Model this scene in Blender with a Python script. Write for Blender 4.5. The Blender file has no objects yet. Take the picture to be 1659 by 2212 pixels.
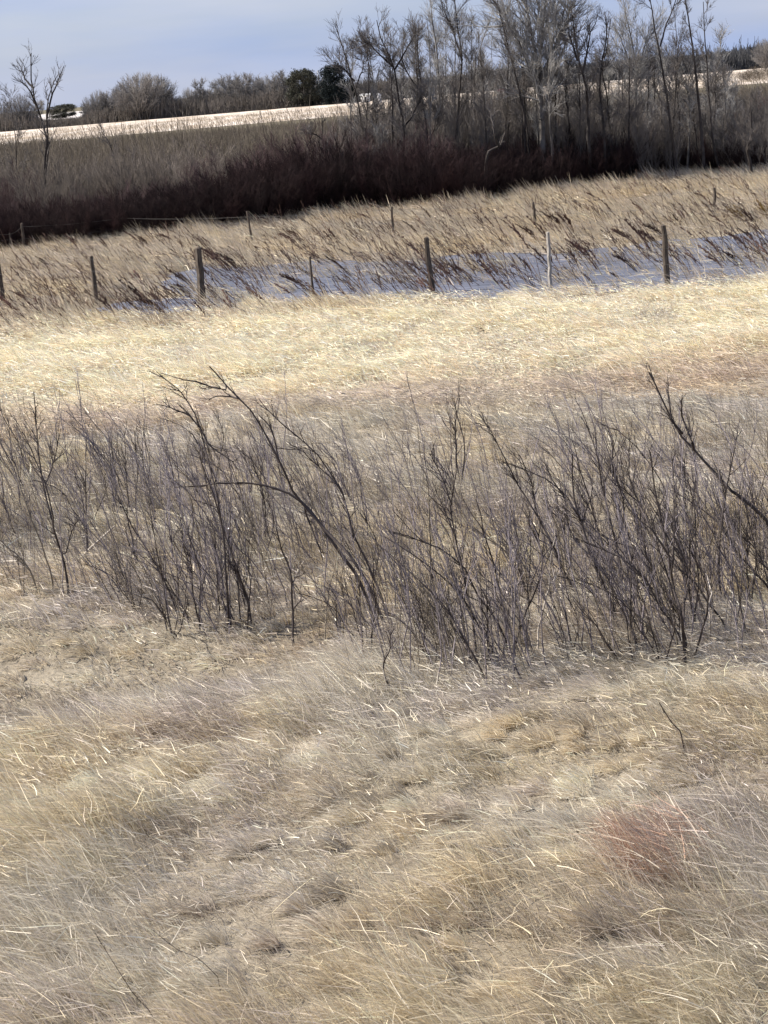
import bpy, math
import numpy as np
from mathutils import Matrix, Vector

# ------------------------------------------------------------------ camera, sky, sun, exposure
S = bpy.context.scene
C = S.collection
FPX = 4200.0                       # focal length in the pixels of a 1659 x 2212 view of the photograph
CAM_H = 4.8
PITCH = math.radians(12.47)
ROLL = math.radians(-4.79)
cam_data = bpy.data.cameras.new('camera')
cam = bpy.data.objects.new('camera', cam_data)
C.objects.link(cam)
cam_data.sensor_fit = 'VERTICAL'
cam_data.sensor_height = 36.0
cam_data.lens = 36.0 * FPX / 2212.0
cam_data.clip_start = 0.1
cam_data.clip_end = 20000
CM = Matrix.Translation((0, 0, CAM_H)) @ Matrix.Rotation(math.radians(90) - PITCH, 4, 'X') @ Matrix.Rotation(ROLL, 4, 'Z')
cam.matrix_world = CM
S.camera = cam

SUN_EL = math.radians(42)
SUN_AZ = math.radians(-78)          # clockwise from +Y: left of and behind the thicket
world = bpy.data.worlds.new('World')
S.world = world
world.use_nodes = True
wn = world.node_tree
wn.nodes.clear()
w_out = wn.nodes.new('ShaderNodeOutputWorld')
w_bg = wn.nodes.new('ShaderNodeBackground')
w_sky = wn.nodes.new('ShaderNodeTexSky')
w_sky.sky_type = 'NISHITA'
w_sky.sun_disc = False
w_sky.sun_elevation = SUN_EL
w_sky.sun_rotation = SUN_AZ
w_sky.air_density = 1.2
w_sky.dust_density = 0.4
w_sky.ozone_density = 2.5
w_tc = wn.nodes.new('ShaderNodeTexCoord')
w_map = wn.nodes.new('ShaderNodeMapping')
w_map.inputs['Scale'].default_value = (2.2, 2.2, 13.0)
w_map.inputs['Rotation'].default_value = (0, math.radians(4), 0)
w_noise = wn.nodes.new('ShaderNodeTexNoise')
w_noise.inputs['Scale'].default_value = 2.6
w_noise.inputs['Detail'].default_value = 7
w_noise.inputs['Roughness'].default_value = 0.55
w_ramp = wn.nodes.new('ShaderNodeMapRange')
w_ramp.inputs['From Min'].default_value = 0.35
w_ramp.inputs['From Max'].default_value = 0.75
w_ramp.inputs['To Min'].default_value = 0.72
w_ramp.inputs['To Max'].default_value = 0.98
w_mix = wn.nodes.new('ShaderNodeMix')
w_mix.data_type = 'RGBA'
w_n2 = wn.nodes.new('ShaderNodeTexNoise')
w_n2.inputs['Scale'].default_value = 1.7
w_n2.inputs['Detail'].default_value = 5
w_r2 = wn.nodes.new('ShaderNodeValToRGB')                # thin high cloud veil, thicker in soft patches
w_r2.color_ramp.elements[0].position = 0.38
w_r2.color_ramp.elements[0].color = (0.35, 0.455, 0.73, 1)
w_r2.color_ramp.elements[1].position = 0.66
w_r2.color_ramp.elements[1].color = (0.52, 0.575, 0.76, 1)
w_sc = wn.nodes.new('ShaderNodeVectorMath')
w_sc.operation = 'SCALE'
w_sc.inputs['Scale'].default_value = 10.2
wn.links.new(w_map.outputs['Vector'], w_n2.inputs['Vector'])
wn.links.new(w_n2.outputs['Fac'], w_r2.inputs['Fac'])
wn.links.new(w_r2.outputs['Color'], w_sc.inputs[0])
wn.links.new(w_sc.outputs['Vector'], w_mix.inputs['B'])
wn.links.new(w_tc.outputs['Generated'], w_map.inputs['Vector'])
wn.links.new(w_map.outputs['Vector'], w_noise.inputs['Vector'])
wn.links.new(w_noise.outputs['Fac'], w_ramp.inputs['Value'])
wn.links.new(w_ramp.outputs['Result'], w_mix.inputs['Factor'])
wn.links.new(w_sky.outputs['Color'], w_mix.inputs['A'])
wn.links.new(w_mix.outputs['Result'], w_bg.inputs['Color'])
wn.links.new(w_bg.outputs['Background'], w_out.inputs['Surface'])
w_bg.inputs['Strength'].default_value = 0.05

sun_d = bpy.data.lights.new('sun', 'SUN')
sun_d.energy = 5.0
sun_d.angle = math.radians(0.6)
sun_d.color = (1.0, 0.93, 0.82)
sun = bpy.data.objects.new('sun', sun_d)
C.objects.link(sun)
to_sun = Vector((math.sin(SUN_AZ) * math.cos(SUN_EL), math.cos(SUN_AZ) * math.cos(SUN_EL), math.sin(SUN_EL)))
sun.rotation_euler = to_sun.to_track_quat('Z', 'Y').to_euler()
sun.location = (-20, 10, 30)

S.view_settings.view_transform = 'Standard'
S.view_settings.look = 'None'
S.view_settings.gamma = 1
S.view_settings.exposure = 1.1
S.cycles.max_bounces = 6
S.cycles.transparent_max_bounces = 4

# ------------------------------------------------------------------ helpers
rng = np.random.default_rng(11)
CMn = np.array(CM)


def smooth(a, b, x):
    t = np.clip((np.asarray(x, float) - a) / (b - a), 0, 1)
    return t * t * (3 - 2 * t)


_tabs = {}


def vnoise(x, y, seed=0):
    if seed not in _tabs:
        _tabs[seed] = np.random.default_rng(1000 + seed).random((256, 256))
    T = _tabs[seed]
    x = np.asarray(x, float)
    y = np.asarray(y, float)
    xi = np.floor(x).astype(int)
    yi = np.floor(y).astype(int)
    fx = x - xi
    fy = y - yi
    fx = fx * fx * (3 - 2 * fx)
    fy = fy * fy * (3 - 2 * fy)
    a = T[xi & 255, yi & 255]
    b = T[(xi + 1) & 255, yi & 255]
    c = T[xi & 255, (yi + 1) & 255]
    d = T[(xi + 1) & 255, (yi + 1) & 255]
    return (a * (1 - fx) + b * fx) * (1 - fy) + (c * (1 - fx) + d * fx) * fy


def fbm(x, y, size, seed=0, oct=3):
    s = 0
    amp = 1
    tot = 0
    x = np.asarray(x, float) / size
    y = np.asarray(y, float) / size
    for i in range(oct):
        s = s + amp * vnoise(x + 17.3 * i, y - 9.1 * i, seed + i)
        tot += amp
        amp *= 0.5
        x = x * 2.03
        y = y * 2.03
    return s / tot                                  # 0..1


def ground_z(x, y):
    x = np.asarray(x, float)
    y = np.asarray(y, float)
    near = 1 - smooth(33, 40, y)
    z = 0.50 * (fbm(x, y, 3.2, 3, 2) - 0.5) * near + 0.18 * (fbm(x, y, 1.1, 7, 2) - 0.5) * near
    z = z - 0.22 * np.exp(-((y - 16.2 - 0.1 * x) / 0.9) ** 2) * (1 - smooth(-1.6, 0.2, x)) * near   # small swale at left
    bank = 3.0 * (1 - smooth(0.5, 8.5, np.abs(y + 4) - 4))
    rough = 0.10 * (fbm(x, y, 3.0, 21, 3) - 0.5) * smooth(55, 60, y) * (1 - smooth(200, 300, y))
    return z + bank + rough


def ray(u, v):
    d = np.array([(u - 829.5) / FPX, -(v - 1106.0) / FPX, -1.0])
    return CMn[:3, :3] @ d


def at(u, v):
    """the point of the ground seen at (u, v)"""
    d = ray(u, v)
    z = 0.0
    for _ in range(8):
        t = (CAM_H - z) / -d[2]
        p = np.array([0, 0, CAM_H]) + d * t
        z = float(ground_z(p[0], p[1]))
    p[2] = z
    return p


def at_depth(u, v, Y):
    d = ray(u, v)
    return np.array([0, 0, CAM_H]) + d * (Y / d[1])


def horizon(u):
    return 243.0 - 0.0838 * u


# ---- materials
def material(name, col, col2=None, scale=8.0, rough=0.85, bump=0.0, stretch=(1, 1, 1), spec=0.2, obj_var=0.0):
    m = bpy.data.materials.new(name)
    m.use_nodes = True
    nt = m.node_tree
    b = nt.nodes['Principled BSDF']
    b.inputs['Roughness'].default_value = rough
    b.inputs['Specular IOR Level'].default_value = spec
    tc = nt.nodes.new('ShaderNodeTexCoord')
    mp = nt.nodes.new('ShaderNodeMapping')
    mp.inputs['Scale'].default_value = stretch
    ns = nt.nodes.new('ShaderNodeTexNoise')
    ns.inputs['Scale'].default_value = scale
    ns.inputs['Detail'].default_value = 6
    rp = nt.nodes.new('ShaderNodeValToRGB')
    rp.color_ramp.elements[0].position = 0.32
    rp.color_ramp.elements[1].position = 0.68
    rp.color_ramp.elements[0].color = (*col, 1)
    rp.color_ramp.elements[1].color = (*(col2 or tuple(c * 1.5 for c in col)), 1)
    nt.links.new(tc.outputs['Object'], mp.inputs['Vector'])
    nt.links.new(mp.outputs['Vector'], ns.inputs['Vector'])
    nt.links.new(ns.outputs['Fac'], rp.inputs['Fac'])
    last = rp.outputs['Color']
    if obj_var:
        oi = nt.nodes.new('ShaderNodeObjectInfo')
        mr = nt.nodes.new('ShaderNodeMapRange')
        mr.inputs['To Min'].default_value = 1 - obj_var
        mr.inputs['To Max'].default_value = 1 + obj_var
        hs = nt.nodes.new('ShaderNodeHueSaturation')
        nt.links.new(oi.outputs['Random'], mr.inputs['Value'])
        nt.links.new(mr.outputs['Result'], hs.inputs['Value'])
        nt.links.new(last, hs.inputs['Color'])
        last = hs.outputs['Color']
    nt.links.new(last, b.inputs['Base Color'])
    if bump:
        bp = nt.nodes.new('ShaderNodeBump')
        bp.inputs['Strength'].default_value = bump
        nt.links.new(ns.outputs['Fac'], bp.inputs['Height'])
        nt.links.new(bp.outputs['Normal'], b.inputs['Normal'])
    return m


def grass_material(name, trans=0.35):
    m = bpy.data.materials.new(name)
    m.use_nodes = True
    nt = m.node_tree
    nt.nodes.clear()
    out = nt.nodes.new('ShaderNodeOutputMaterial')
    at_ = nt.nodes.new('ShaderNodeVertexColor')
    at_.layer_name = 'straw_colour'
    d = nt.nodes.new('ShaderNodeBsdfDiffuse')
    t = nt.nodes.new('ShaderNodeBsdfTranslucent')
    g = nt.nodes.new('ShaderNodeBsdfGlossy')
    g.inputs['Roughness'].default_value = 0.45
    mx = nt.nodes.new('ShaderNodeMixShader')
    mx.inputs['Fac'].default_value = trans
    m2 = nt.nodes.new('ShaderNodeMixShader')
    m2.inputs['Fac'].default_value = 0.03
    nt.links.new(at_.outputs['Color'], d.inputs['Color'])
    nt.links.new(at_.outputs['Color'], t.inputs['Color'])
    nt.links.new(d.outputs[0], mx.inputs[1])
    nt.links.new(t.outputs[0], mx.inputs[2])
    nt.links.new(mx.outputs[0], m2.inputs[1])
    nt.links.new(g.outputs[0], m2.inputs[2])
    nt.links.new(m2.outputs[0], out.inputs['Surface'])
    return m


# ---- meshes
def raw_mesh(name, V, F, smooth_shade=False, colors=None):
    """V (n,3), F (m,k) with the same k for every face"""
    me = bpy.data.meshes.new(name)
    n, m, k = len(V), len(F), F.shape[1]
    me.vertices.add(n)
    me.vertices.foreach_set('co', np.ascontiguousarray(V, np.float32).ravel())
    me.loops.add(m * k)
    me.loops.foreach_set('vertex_index', np.ascontiguousarray(F, np.int32).ravel())
    me.polygons.add(m)
    me.polygons.foreach_set('loop_start', np.arange(0, m * k, k, dtype=np.int32))
    if colors is not None:
        ca = me.color_attributes.new('straw_colour', 'FLOAT_COLOR', 'POINT')
        c4 = np.ones((n, 4), np.float32)
        c4[:, :3] = colors
        ca.data.foreach_set('color', c4.ravel())
    me.update(calc_edges=True)
    if smooth_shade:
        me.polygons.foreach_set('use_smooth', np.ones(m, bool))
    return me


def tubes(batches):
    """list of (P [N,K,3], R [N,K], sides) -> V, F of quads"""
    Vs, Fs, off = [], [], 0
    for P, R, s in batches:
        N, K, _ = P.shape
        if N == 0:
            continue
        T = np.gradient(P, axis=1)
        T /= np.linalg.norm(T, axis=2, keepdims=True) + 1e-9
        ref = np.zeros_like(T)
        m0 = T[:, :1, :].mean(1)
        pick = np.abs(m0[:, 2]) > 0.9
        ref[~pick, :, 2] = 1
        ref[pick, :, 0] = 1
        A = np.cross(T, ref)
        A /= np.linalg.norm(A, axis=2, keepdims=True) + 1e-9
        B = np.cross(T, A)
        an = np.arange(s) * 2 * math.pi / s
        ring = P[:, :, None, :] + R[:, :, None, None] * (np.cos(an)[None, None, :, None] * A[:, :, None, :] + np.sin(an)[None, None, :, None] * B[:, :, None, :])
        Vs.append(ring.reshape(-1, 3))
        idx = np.arange(N * K * s).reshape(N, K, s) + off
        a = idx[:, :-1, :]
        b = idx[:, 1:, :]
        F = np.stack([a, np.roll(a, -1, 2), np.roll(b, -1, 2), b], -1).reshape(-1, 4)
        Fs.append(F)
        off += N * K * s
    return np.concatenate(Vs), np.concatenate(Fs)


def tube_mesh(name, batches, mat):
    V, F = tubes(batches)
    me = raw_mesh(name, V, F, True)
    me.materials.append(mat)
    return me


def unit(a):
    return a / (np.linalg.norm(a, axis=-1, keepdims=True) + 1e-9)


def grow(S0, D0, L, K, wander, trop=(0, 0, 0)):
    N = len(S0)
    P = np.zeros((N, K, 3))
    P[:, 0] = S0
    D = unit(D0)
    tr = np.asarray(trop, float)
    st = (L / (K - 1))[:, None]
    for k in range(1, K):
        D = unit(D + rng.normal(0, 1, (N, 3)) * wander + tr)
        P[:, k] = P[:, k - 1] + D * st
    return P


def taper(P, r0, r1, power=1.0):
    N, K, _ = P.shape
    t = np.linspace(0, 1, K)[None, :] ** power
    r0 = np.broadcast_to(np.asarray(r0, float), (N,))[:, None]
    r1 = np.broadcast_to(np.asarray(r1, float), (N,))[:, None]
    return r0 * (1 - t) + r1 * t


def side_shoots(P, n, t0, t1, ang, lmin, lmax, K, wander, trop, fall=0.6):
    """n shoots off each polyline of P; their length falls towards the tip of the parent"""
    N, Kp, _ = P.shape
    i = np.repeat(np.arange(N), n)
    t = rng.uniform(t0, t1, len(i))
    f = t * (Kp - 1)
    k = np.minimum(f.astype(int), Kp - 2)
    a = P[i, k]
    b = P[i, k + 1]
    st = a + (b - a) * (f - k)[:, None]
    tg = unit(b - a)
    pr = rng.normal(0, 1, (len(i), 3))
    pr = unit(pr - (pr * tg).sum(1, keepdims=True) * tg)
    an = np.radians(rng.normal(ang, ang * 0.25, len(i)))[:, None]
    D = np.cos(an) * tg + np.sin(an) * pr
    L = rng.uniform(lmin, lmax, len(i)) * (1 - fall * t)
    return grow(st, D, L, K, wander, trop), t


def resample(pts, K):
    pts = np.asarray(pts, float)
    s = np.concatenate([[0], np.cumsum(np.linalg.norm(np.diff(pts, axis=0), axis=1))])
    q = np.linspace(0, s[-1], K)
    P = np.stack([np.interp(q, s, pts[:, j]) for j in range(3)], 1)
    return P


# ---- objects
def tag(o, label=None, cat=None, group=None, kind=None):
    if label:
        o['label'] = label
    if cat:
        o['category'] = cat
    if group:
        o['group'] = group
    if kind:
        o['kind'] = kind
    return o


def link(name, me, parent=None, loc=None):
    o = bpy.data.objects.new(name, me)
    C.objects.link(o)
    if parent is not None:
        o.parent = parent
    if loc is not None:
        o.location = loc
    return o


def empty(name, loc=(0, 0, 0), rz=0.0, sc=1.0):
    o = bpy.data.objects.new(name, None)
    o.empty_display_size = 0.3
    C.objects.link(o)
    o.location = loc
    o.rotation_euler = (0, 0, rz)
    o.scale = (sc, sc, sc) if not hasattr(sc, '__len__') else sc
    return o


def children_of(o):
    return [c for c in C.objects if c.parent == o]


def dup(root, kids, loc, rz, sc):
    r = root.copy()
    C.objects.link(r)
    r.location = loc
    r.rotation_euler = (0, 0, rz)
    r.scale = sc if hasattr(sc, '__len__') else (sc, sc, sc)
    for k in kids:
        c = k.copy()
        C.objects.link(c)
        c.parent = r
    return r


def box_mesh(name, x0, x1, y0, y1, z0, z1, mat):
    V = np.array([(x, y, z) for z in (z0, z1) for y in (y0, y1) for x in (x0, x1)], float)
    F = np.array([(0, 2, 3, 1), (4, 5, 7, 6), (0, 1, 5, 4), (1, 3, 7, 5), (3, 2, 6, 7), (2, 0, 4, 6)])
    me = raw_mesh(name, V, F)
    me.materials.append(mat)
    return me


# ------------------------------------------------------------------ the ground
def axis(lo, hi, step, far, ratio):
    a = list(np.arange(lo, hi + step * 0.5, step))
    s, x = step, hi
    while x < far:
        s *= ratio
        x += s
        a.append(x)
    s, x = step, lo
    while x > -far:
        s *= ratio
        x -= s
        a.insert(0, x)
    return np.array(a)


gx = axis(-17, 17, 0.3, 9000, 1.16)
gy = axis(-2, 80, 0.3, 9000, 1.10)
GX, GY = np.meshgrid(gx, gy)
GZ = ground_z(GX, GY)
V = np.stack([GX, GY, GZ], -1).reshape(-1, 3)
idx = np.arange(V.shape[0]).reshape(GX.shape)
F = np.stack([idx[:-1, :-1], idx[:-1, 1:], idx[1:, 1:], idx[1:, :-1]], -1).reshape(-1, 4)
me = raw_mesh('ground', V, F, True)


def ground_material():
    m = bpy.data.materials.new('thatch')
    m.use_nodes = True
    nt = m.node_tree
    b = nt.nodes['Principled BSDF']
    b.inputs['Roughness'].default_value = 0.95
    b.inputs['Specular IOR Level'].default_value = 0.05
    geo = nt.nodes.new('ShaderNodeNewGeometry')
    n1 = nt.nodes.new('ShaderNodeTexNoise')
    n1.inputs['Scale'].default_value = 0.5
    n1.inputs['Detail'].default_value = 8
    n2 = nt.nodes.new('ShaderNodeTexNoise')
    n2.inputs['Scale'].default_value = 14
    n2.inputs['Detail'].default_value = 6
    n2.inputs['Roughness'].default_value = 0.7
    r1 = nt.nodes.new('ShaderNodeValToRGB')
    r1.color_ramp.elements[0].position = 0.35
    r1.color_ramp.elements[0].color = (0.16, 0.135, 0.105, 1)
    r1.color_ramp.elements[1].position = 0.65
    r1.color_ramp.elements[1].color = (0.30, 0.26, 0.20, 1)
    r2 = nt.nodes.new('ShaderNodeMapRange')
    r2.inputs['From Min'].default_value = 0.3
    r2.inputs['From Max'].default_value = 0.7
    r2.inputs['To Min'].default_value = 0.6
    r2.inputs['To Max'].default_value = 1.3
    mul = nt.nodes.new('ShaderNodeVectorMath')
    mul.operation = 'SCALE'
    for n in (n1, n2):
        nt.links.new(geo.outputs['Position'], n.inputs['Vector'])
    nt.links.new(n1.outputs['Fac'], r1.inputs['Fac'])
    nt.links.new(n2.outputs['Fac'], r2.inputs['Value'])
    nt.links.new(r1.outputs['Color'], mul.inputs[0])
    nt.links.new(r2.outputs['Result'], mul.inputs['Scale'])
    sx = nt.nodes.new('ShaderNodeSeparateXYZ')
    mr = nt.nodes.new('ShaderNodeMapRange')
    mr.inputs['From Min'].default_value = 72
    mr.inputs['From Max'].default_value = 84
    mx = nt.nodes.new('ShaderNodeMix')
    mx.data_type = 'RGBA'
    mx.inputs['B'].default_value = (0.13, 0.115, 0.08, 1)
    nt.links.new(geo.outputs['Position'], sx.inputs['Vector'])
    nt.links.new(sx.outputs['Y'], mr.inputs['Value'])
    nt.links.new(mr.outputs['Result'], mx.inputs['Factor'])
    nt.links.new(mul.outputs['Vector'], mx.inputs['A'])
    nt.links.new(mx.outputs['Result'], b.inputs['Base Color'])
    bp = nt.nodes.new('ShaderNodeBump')
    bp.inputs['Strength'].default_value = 0.5
    bp.inputs['Distance'].default_value = 0.05
    nt.links.new(n2.outputs['Fac'], bp.inputs['Height'])
    nt.links.new(bp.outputs['Normal'], b.inputs['Normal'])
    return m


me.materials.append(ground_material())
tag(link('ground', me), kind='structure')


# stubble fields under thin snow, far off
def field_sheet(name, y0, y1, x0, x1, z, seed, col_a, col_b):
    nx, ny = 70, 10
    xs = np.linspace(x0, x1, nx)
    e0 = y0 + (fbm(xs, xs * 0, 40, seed, 3) - 0.5) * (y1 - y0) * 0.25
    e1 = y1 + (fbm(xs, xs * 0 + 9, 60, seed + 3, 3) - 0.5) * (y1 - y0) * 0.04
    t = np.linspace(0, 1, ny)[:, None]
    X = np.broadcast_to(xs, (ny, nx))
    Y = e0[None] * (1 - t) + e1[None] * t
    V = np.stack([X, Y, np.full_like(Y, z)], -1).reshape(-1, 3)
    idx = np.arange(nx * ny).reshape(ny, nx)
    F = np.stack([idx[:-1, :-1], idx[:-1, 1:], idx[1:, 1:], idx[1:, :-1]], -1).reshape(-1, 4)
    me = raw_mesh(name, V, F)
    me.materials.append(material(name + '_surface', col_a, col_b, 0.22, 0.9, 0, (1.0, 0.12, 1), 0.1))
    return tag(link(name, me), kind='structure')


field_sheet('field', 290, 500, -260, 300, 0.06, 41, (0.34, 0.27, 0.20), (0.62, 0.55, 0.49))
field_sheet('field', 640, 1900, -700, 500, 0.08, 47, (0.30, 0.27, 0.25), (0.58, 0.55, 0.54))

# frozen slough between the fences
ICE = [(372, 596), (450, 572), (520, 578), (610, 570), (700, 562), (830, 568), (960, 554), (1080, 546), (1200, 548), (1310, 536), (1420, 522),
       (1540, 512), (1720, 488), (1900, 480), (1900, 592), (1720, 608), (1560, 614), (1440, 628), (1330, 636), (1200, 642), (1080, 650), (960, 650), (830, 652), (700, 660),
       (560, 666), (437, 676), (330, 680), (200, 684), (180, 670), (300, 652), (390, 640), (330, 622)]
ice_poly = np.array([at(u, v)[:2] for u, v in ICE])
# finer, uneven shoreline
ip = []
for i in range(len(ice_poly)):
    a, b = ice_poly[i], ice_poly[(i + 1) % len(ice_poly)]
    n = max(2, int(np.linalg.norm(b - a) / 0.25))
    for k in range(n):
        p = a + (b - a) * k / n
        ip.append(p + (np.array([vnoise(p[0] * 2.1, p[1] * 2.1, 61), vnoise(p[0] * 2.1, p[1] * 2.1, 62)]) - 0.5) * np.array([0.5, 0.9]))
ip = np.array(ip)


def inside(poly, x, y):
    r = np.zeros(x.shape, bool)
    n = len(poly)
    j = n - 1
    for i in range(n):
        xi, yi = poly[i]
        xj, yj = poly[j]
        c = ((yi > y) != (yj > y)) & (x < (xj - xi) * (y - yi) / (yj - yi + 1e-12) + xi)
        r ^= c
        j = i
    return r


me = bpy.data.meshes.new('ice')
me.from_pydata([(p[0], p[1], 0.02) for p in ip], [], [list(range(len(ip)))])
m = material('ice', (0.045, 0.050, 0.070), (0.15, 0.158, 0.20), 2.6, 0.5, 0.3, (0.3, 1.8, 1), 0.2)
me.materials.append(m)
tag(link('ice', me), kind='structure')

# ------------------------------------------------------------------ grass
PAL = np.array([(0.66, 0.54, 0.34),      # straw gold
                (0.70, 0.62, 0.47),      # pale straw
                (0.50, 0.455, 0.385),    # grey beige
                (0.32, 0.25, 0.19),      # brown
                (0.38, 0.35, 0.25),      # olive
                (0.50, 0.43, 0.40),      # mauve beige
                (0.42, 0.235, 0.15)])    # rust
RUST = [(at(1410, 1860), 0.16), (at(1490, 1825), 0.10), (at(1365, 1810), 0.09)]
HOLLOW_SHADE = [(at(90, 1565), 0.9, 0.35), (at(330, 1530), 0.7, 0.25), (at(1400, 2045), 0.42, 0.16), (at(1130, 2010), 0.35, 0.14), (at(600, 1500), 0.5, 0.2), (at(700, 1760), 0.4, 0.2), (at(420, 1990), 0.25, 0.15)]


def straw_colours(x, y, zone):
    n = len(x)
    W = np.zeros((n, 7))
    a = fbm(x, y, 1.3 if zone < 2 else 2.6, 70)
    b = fbm(x, y, 0.7 if zone < 2 else 1.6, 75)
    c = fbm(x, y, 2.2, 80)
    d = fbm(x, y, 1.0, 85)
    W[:, 0] = 0.25 + 2.5 * smooth(0.5, 0.7, a)
    W[:, 1] = 0.45 + 1.6 * smooth(0.5, 0.7, b)
    W[:, 2] = 0.5 + 1.8 * smooth(0.5, 0.3, a)
    W[:, 3] = 0.25 + 1.6 * smooth(0.48, 0.3, b)
    W[:, 4] = 0.1 + 0.8 * smooth(0.55, 0.7, c)
    W[:, 5] = 0.2 + 1.8 * smooth(0.52, 0.72, d)
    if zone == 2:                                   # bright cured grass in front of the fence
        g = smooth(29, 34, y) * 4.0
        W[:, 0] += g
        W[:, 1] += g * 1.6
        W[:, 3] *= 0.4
    if zone == 3:
        W[:, 1] += 1.0
        W[:, 3] += 0.3
        W[:, 5] += 0.4
    for p, r in RUST:
        W[:, 6] += 8.0 * np.exp(-(((x - p[0]) / r) ** 2 + ((y - p[1]) / (r * 2.0)) ** 2))
    for p, rx, ry in HOLLOW_SHADE:                           # browner grass, with the shade of dark hollows painted into its colour
        g = np.exp(-(((x - p[0]) / rx) ** 2 + ((y - p[1]) / ry) ** 2))
        W[:, 3] += 7 * g
        W[:, 4] += 2 * g
    W /= W.sum(1, keepdims=True)
    pick = (rng.random(n)[:, None] > np.cumsum(W, 1)).sum(1).clip(0, 6)
    mean = W @ PAL
    col = 0.35 * mean + 0.65 * PAL[pick]
    col *= rng.normal(1, 0.22, (n, 1)).clip(0.4, 1.5)
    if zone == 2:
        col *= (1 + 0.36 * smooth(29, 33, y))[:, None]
    col = col * (np.array([1.02, 0.97, 0.88]) if zone == 3 else 1.12 if zone < 2 else np.array([1.07, 1.0, 0.95]))
    col = (0.86 * col + 0.14 * col.mean(1, keepdims=True)).clip(0, 0.85)
    return col


def blades(n, ya, yb, zone, margin, width, hmin, hmax, K, flat=0.0, clump=0.5, extra_mask=None, tuss=0):
    # uniform over the wedge the photograph covers, plus a margin at each side
    y = rng.uniform(ya, yb, int(n * 1.6))
    hw = 0.205 * y + margin
    keep = rng.random(len(y)) < hw / hw.max()
    y = y[keep]
    x = rng.uniform(-1, 1, len(y)) * (0.205 * y + margin)
    cl = fbm(x, y, 0.35 if zone < 2 else 0.8, 90, 2)
    keep = rng.random(len(y)) < (1 - clump) + clump * smooth(0.3, 0.6, cl)
    if extra_mask is not None:
        keep &= rng.random(len(y)) < extra_mask(x, y)
    x, y, cl = x[keep], y[keep], cl[keep]
    if len(x) > n:
        x, y, cl = x[:n], y[:n], cl[:n]
    n = len(x)
    h = rng.uniform(hmin, hmax, n) * (0.35 + 1.3 * smooth(0.25, 0.75, fbm(x, y, 1.1, 95))) * (0.6 + 0.8 * cl)
    # wind has laid the tops towards -X; slow swirls turn the lean
    sw = (fbm(x, y, 1.8, 100) - 0.5) * 1.5 + rng.normal(0, 0.42, n)
    az = math.pi + sw * 0.8
    el0 = np.radians(rng.normal(62, 13, n))
    bend = np.radians(rng.normal(30, 16, n).clip(0, 90)) * (0.6 + 0.9 * fbm(x, y, 0.9, 105))
    lying = rng.random(n) < flat
    el0[lying] = np.radians(rng.uniform(-4, 30, lying.sum()))
    bend[lying] *= 0.2
    az[lying] += rng.normal(0, 0.65, lying.sum())
    P = np.zeros((n, K, 3))
    P[:, 0, 0], P[:, 0, 1] = x, y
    P[:, 0, 2] = ground_z(x, y) - 0.01 + lying * rng.uniform(0.03, 0.22, n)
    for k in range(1, K):
        e = el0 - bend * (k - 0.5) / (K - 1) * 1.25
        a = az + rng.normal(0, 0.10, n)
        st = h / (K - 1)
        P[:, k, 0] = P[:, k - 1, 0] + np.cos(e) * np.cos(a) * st
        P[:, k, 1] = P[:, k - 1, 1] + np.cos(e) * np.sin(a) * st
        P[:, k, 2] = P[:, k - 1, 2] + np.sin(e) * st
    col = straw_colours(x, y, zone)
    if tuss:
        # tufts: blades rooted close together, fanning out and sharing one tone
        m = int(tuss * (yb - ya) * (0.205 * (ya + yb) + 2 * margin))
        cy = rng.uniform(ya, yb, m)
        cx = rng.uniform(-1, 1, m) * (0.205 * cy + margin)
        nb = n * 45 // 100
        ci = rng.integers(0, m, nb)
        rad = rng.uniform(0.03, 0.11, m)[ci] * (1 if zone == 0 else 1.5)
        oa = rng.uniform(0, 2 * math.pi, nb)
        orr = rad * np.sqrt(rng.random(nb))
        nx_, ny_ = cx[ci] + np.cos(oa) * orr, cy[ci] + np.sin(oa) * orr
        lean = np.stack([-0.55 + 0.55 * np.cos(oa) * orr / rad, 0.45 * np.sin(oa) * orr / rad + 0.25 * rng.normal(0, 1, m)[ci], np.full(nb, 0.85)], 1)
        lean = unit(lean + rng.normal(0, 0.14, (nb, 3)))
        ln = rng.uniform(hmin * 1.1, hmax * 0.95, nb) * rng.uniform(0.6, 1.15, m)[ci]
        D = lean
        P[:nb, 0] = np.stack([nx_, ny_, ground_z(nx_, ny_) - 0.01], 1)
        for k in range(1, K):
            D = unit(D + np.array([-0.22, 0.0, -0.18]) * rng.uniform(0.3, 1.6, nb)[:, None])
            P[:nb, k] = P[:nb, k - 1] + D * (ln / (K - 1))[:, None]
        tone = straw_colours(cx, cy, zone)[ci] * rng.uniform(0.75, 1.25, m)[ci][:, None]
        tone = 0.65 * tone + 0.35 * tone.mean(1, keepdims=True) * np.array([1.13, 1.0, 0.82])
        col[:nb] = (0.5 * tone + 0.5 * straw_colours(nx_, ny_, zone)).clip(0, 0.8)
    wd = rng.uniform(0, 2 * math.pi, n)
    Wv = np.stack([np.cos(wd), np.sin(wd), rng.normal(0, 0.4, n)], 1)
    w = width * rng.uniform(0.6, 1.4, n) * (np.clip(y / 15, 0.62, 1.1) if zone == 0 else 1)
    prof = np.array([1.0, 0.9, 0.65, 0.12]) if K == 4 else np.array([1.0, 0.75, 0.12])
    off = Wv[:, None, :] * (w[:, None] * prof[None, :] * 0.5)[:, :, None]
    Vv = np.stack([P - off, P + off], 2)           # n,K,2,3
    idx = np.arange(n * K * 2).reshape(n, K, 2)
    F = np.stack([idx[:, :-1, 0], idx[:, :-1, 1], idx[:, 1:, 1], idx[:, 1:, 0]], -1).reshape(-1, 4)
    return Vv.reshape(-1, 3), F, np.repeat(col, K * 2, 0)


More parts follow.
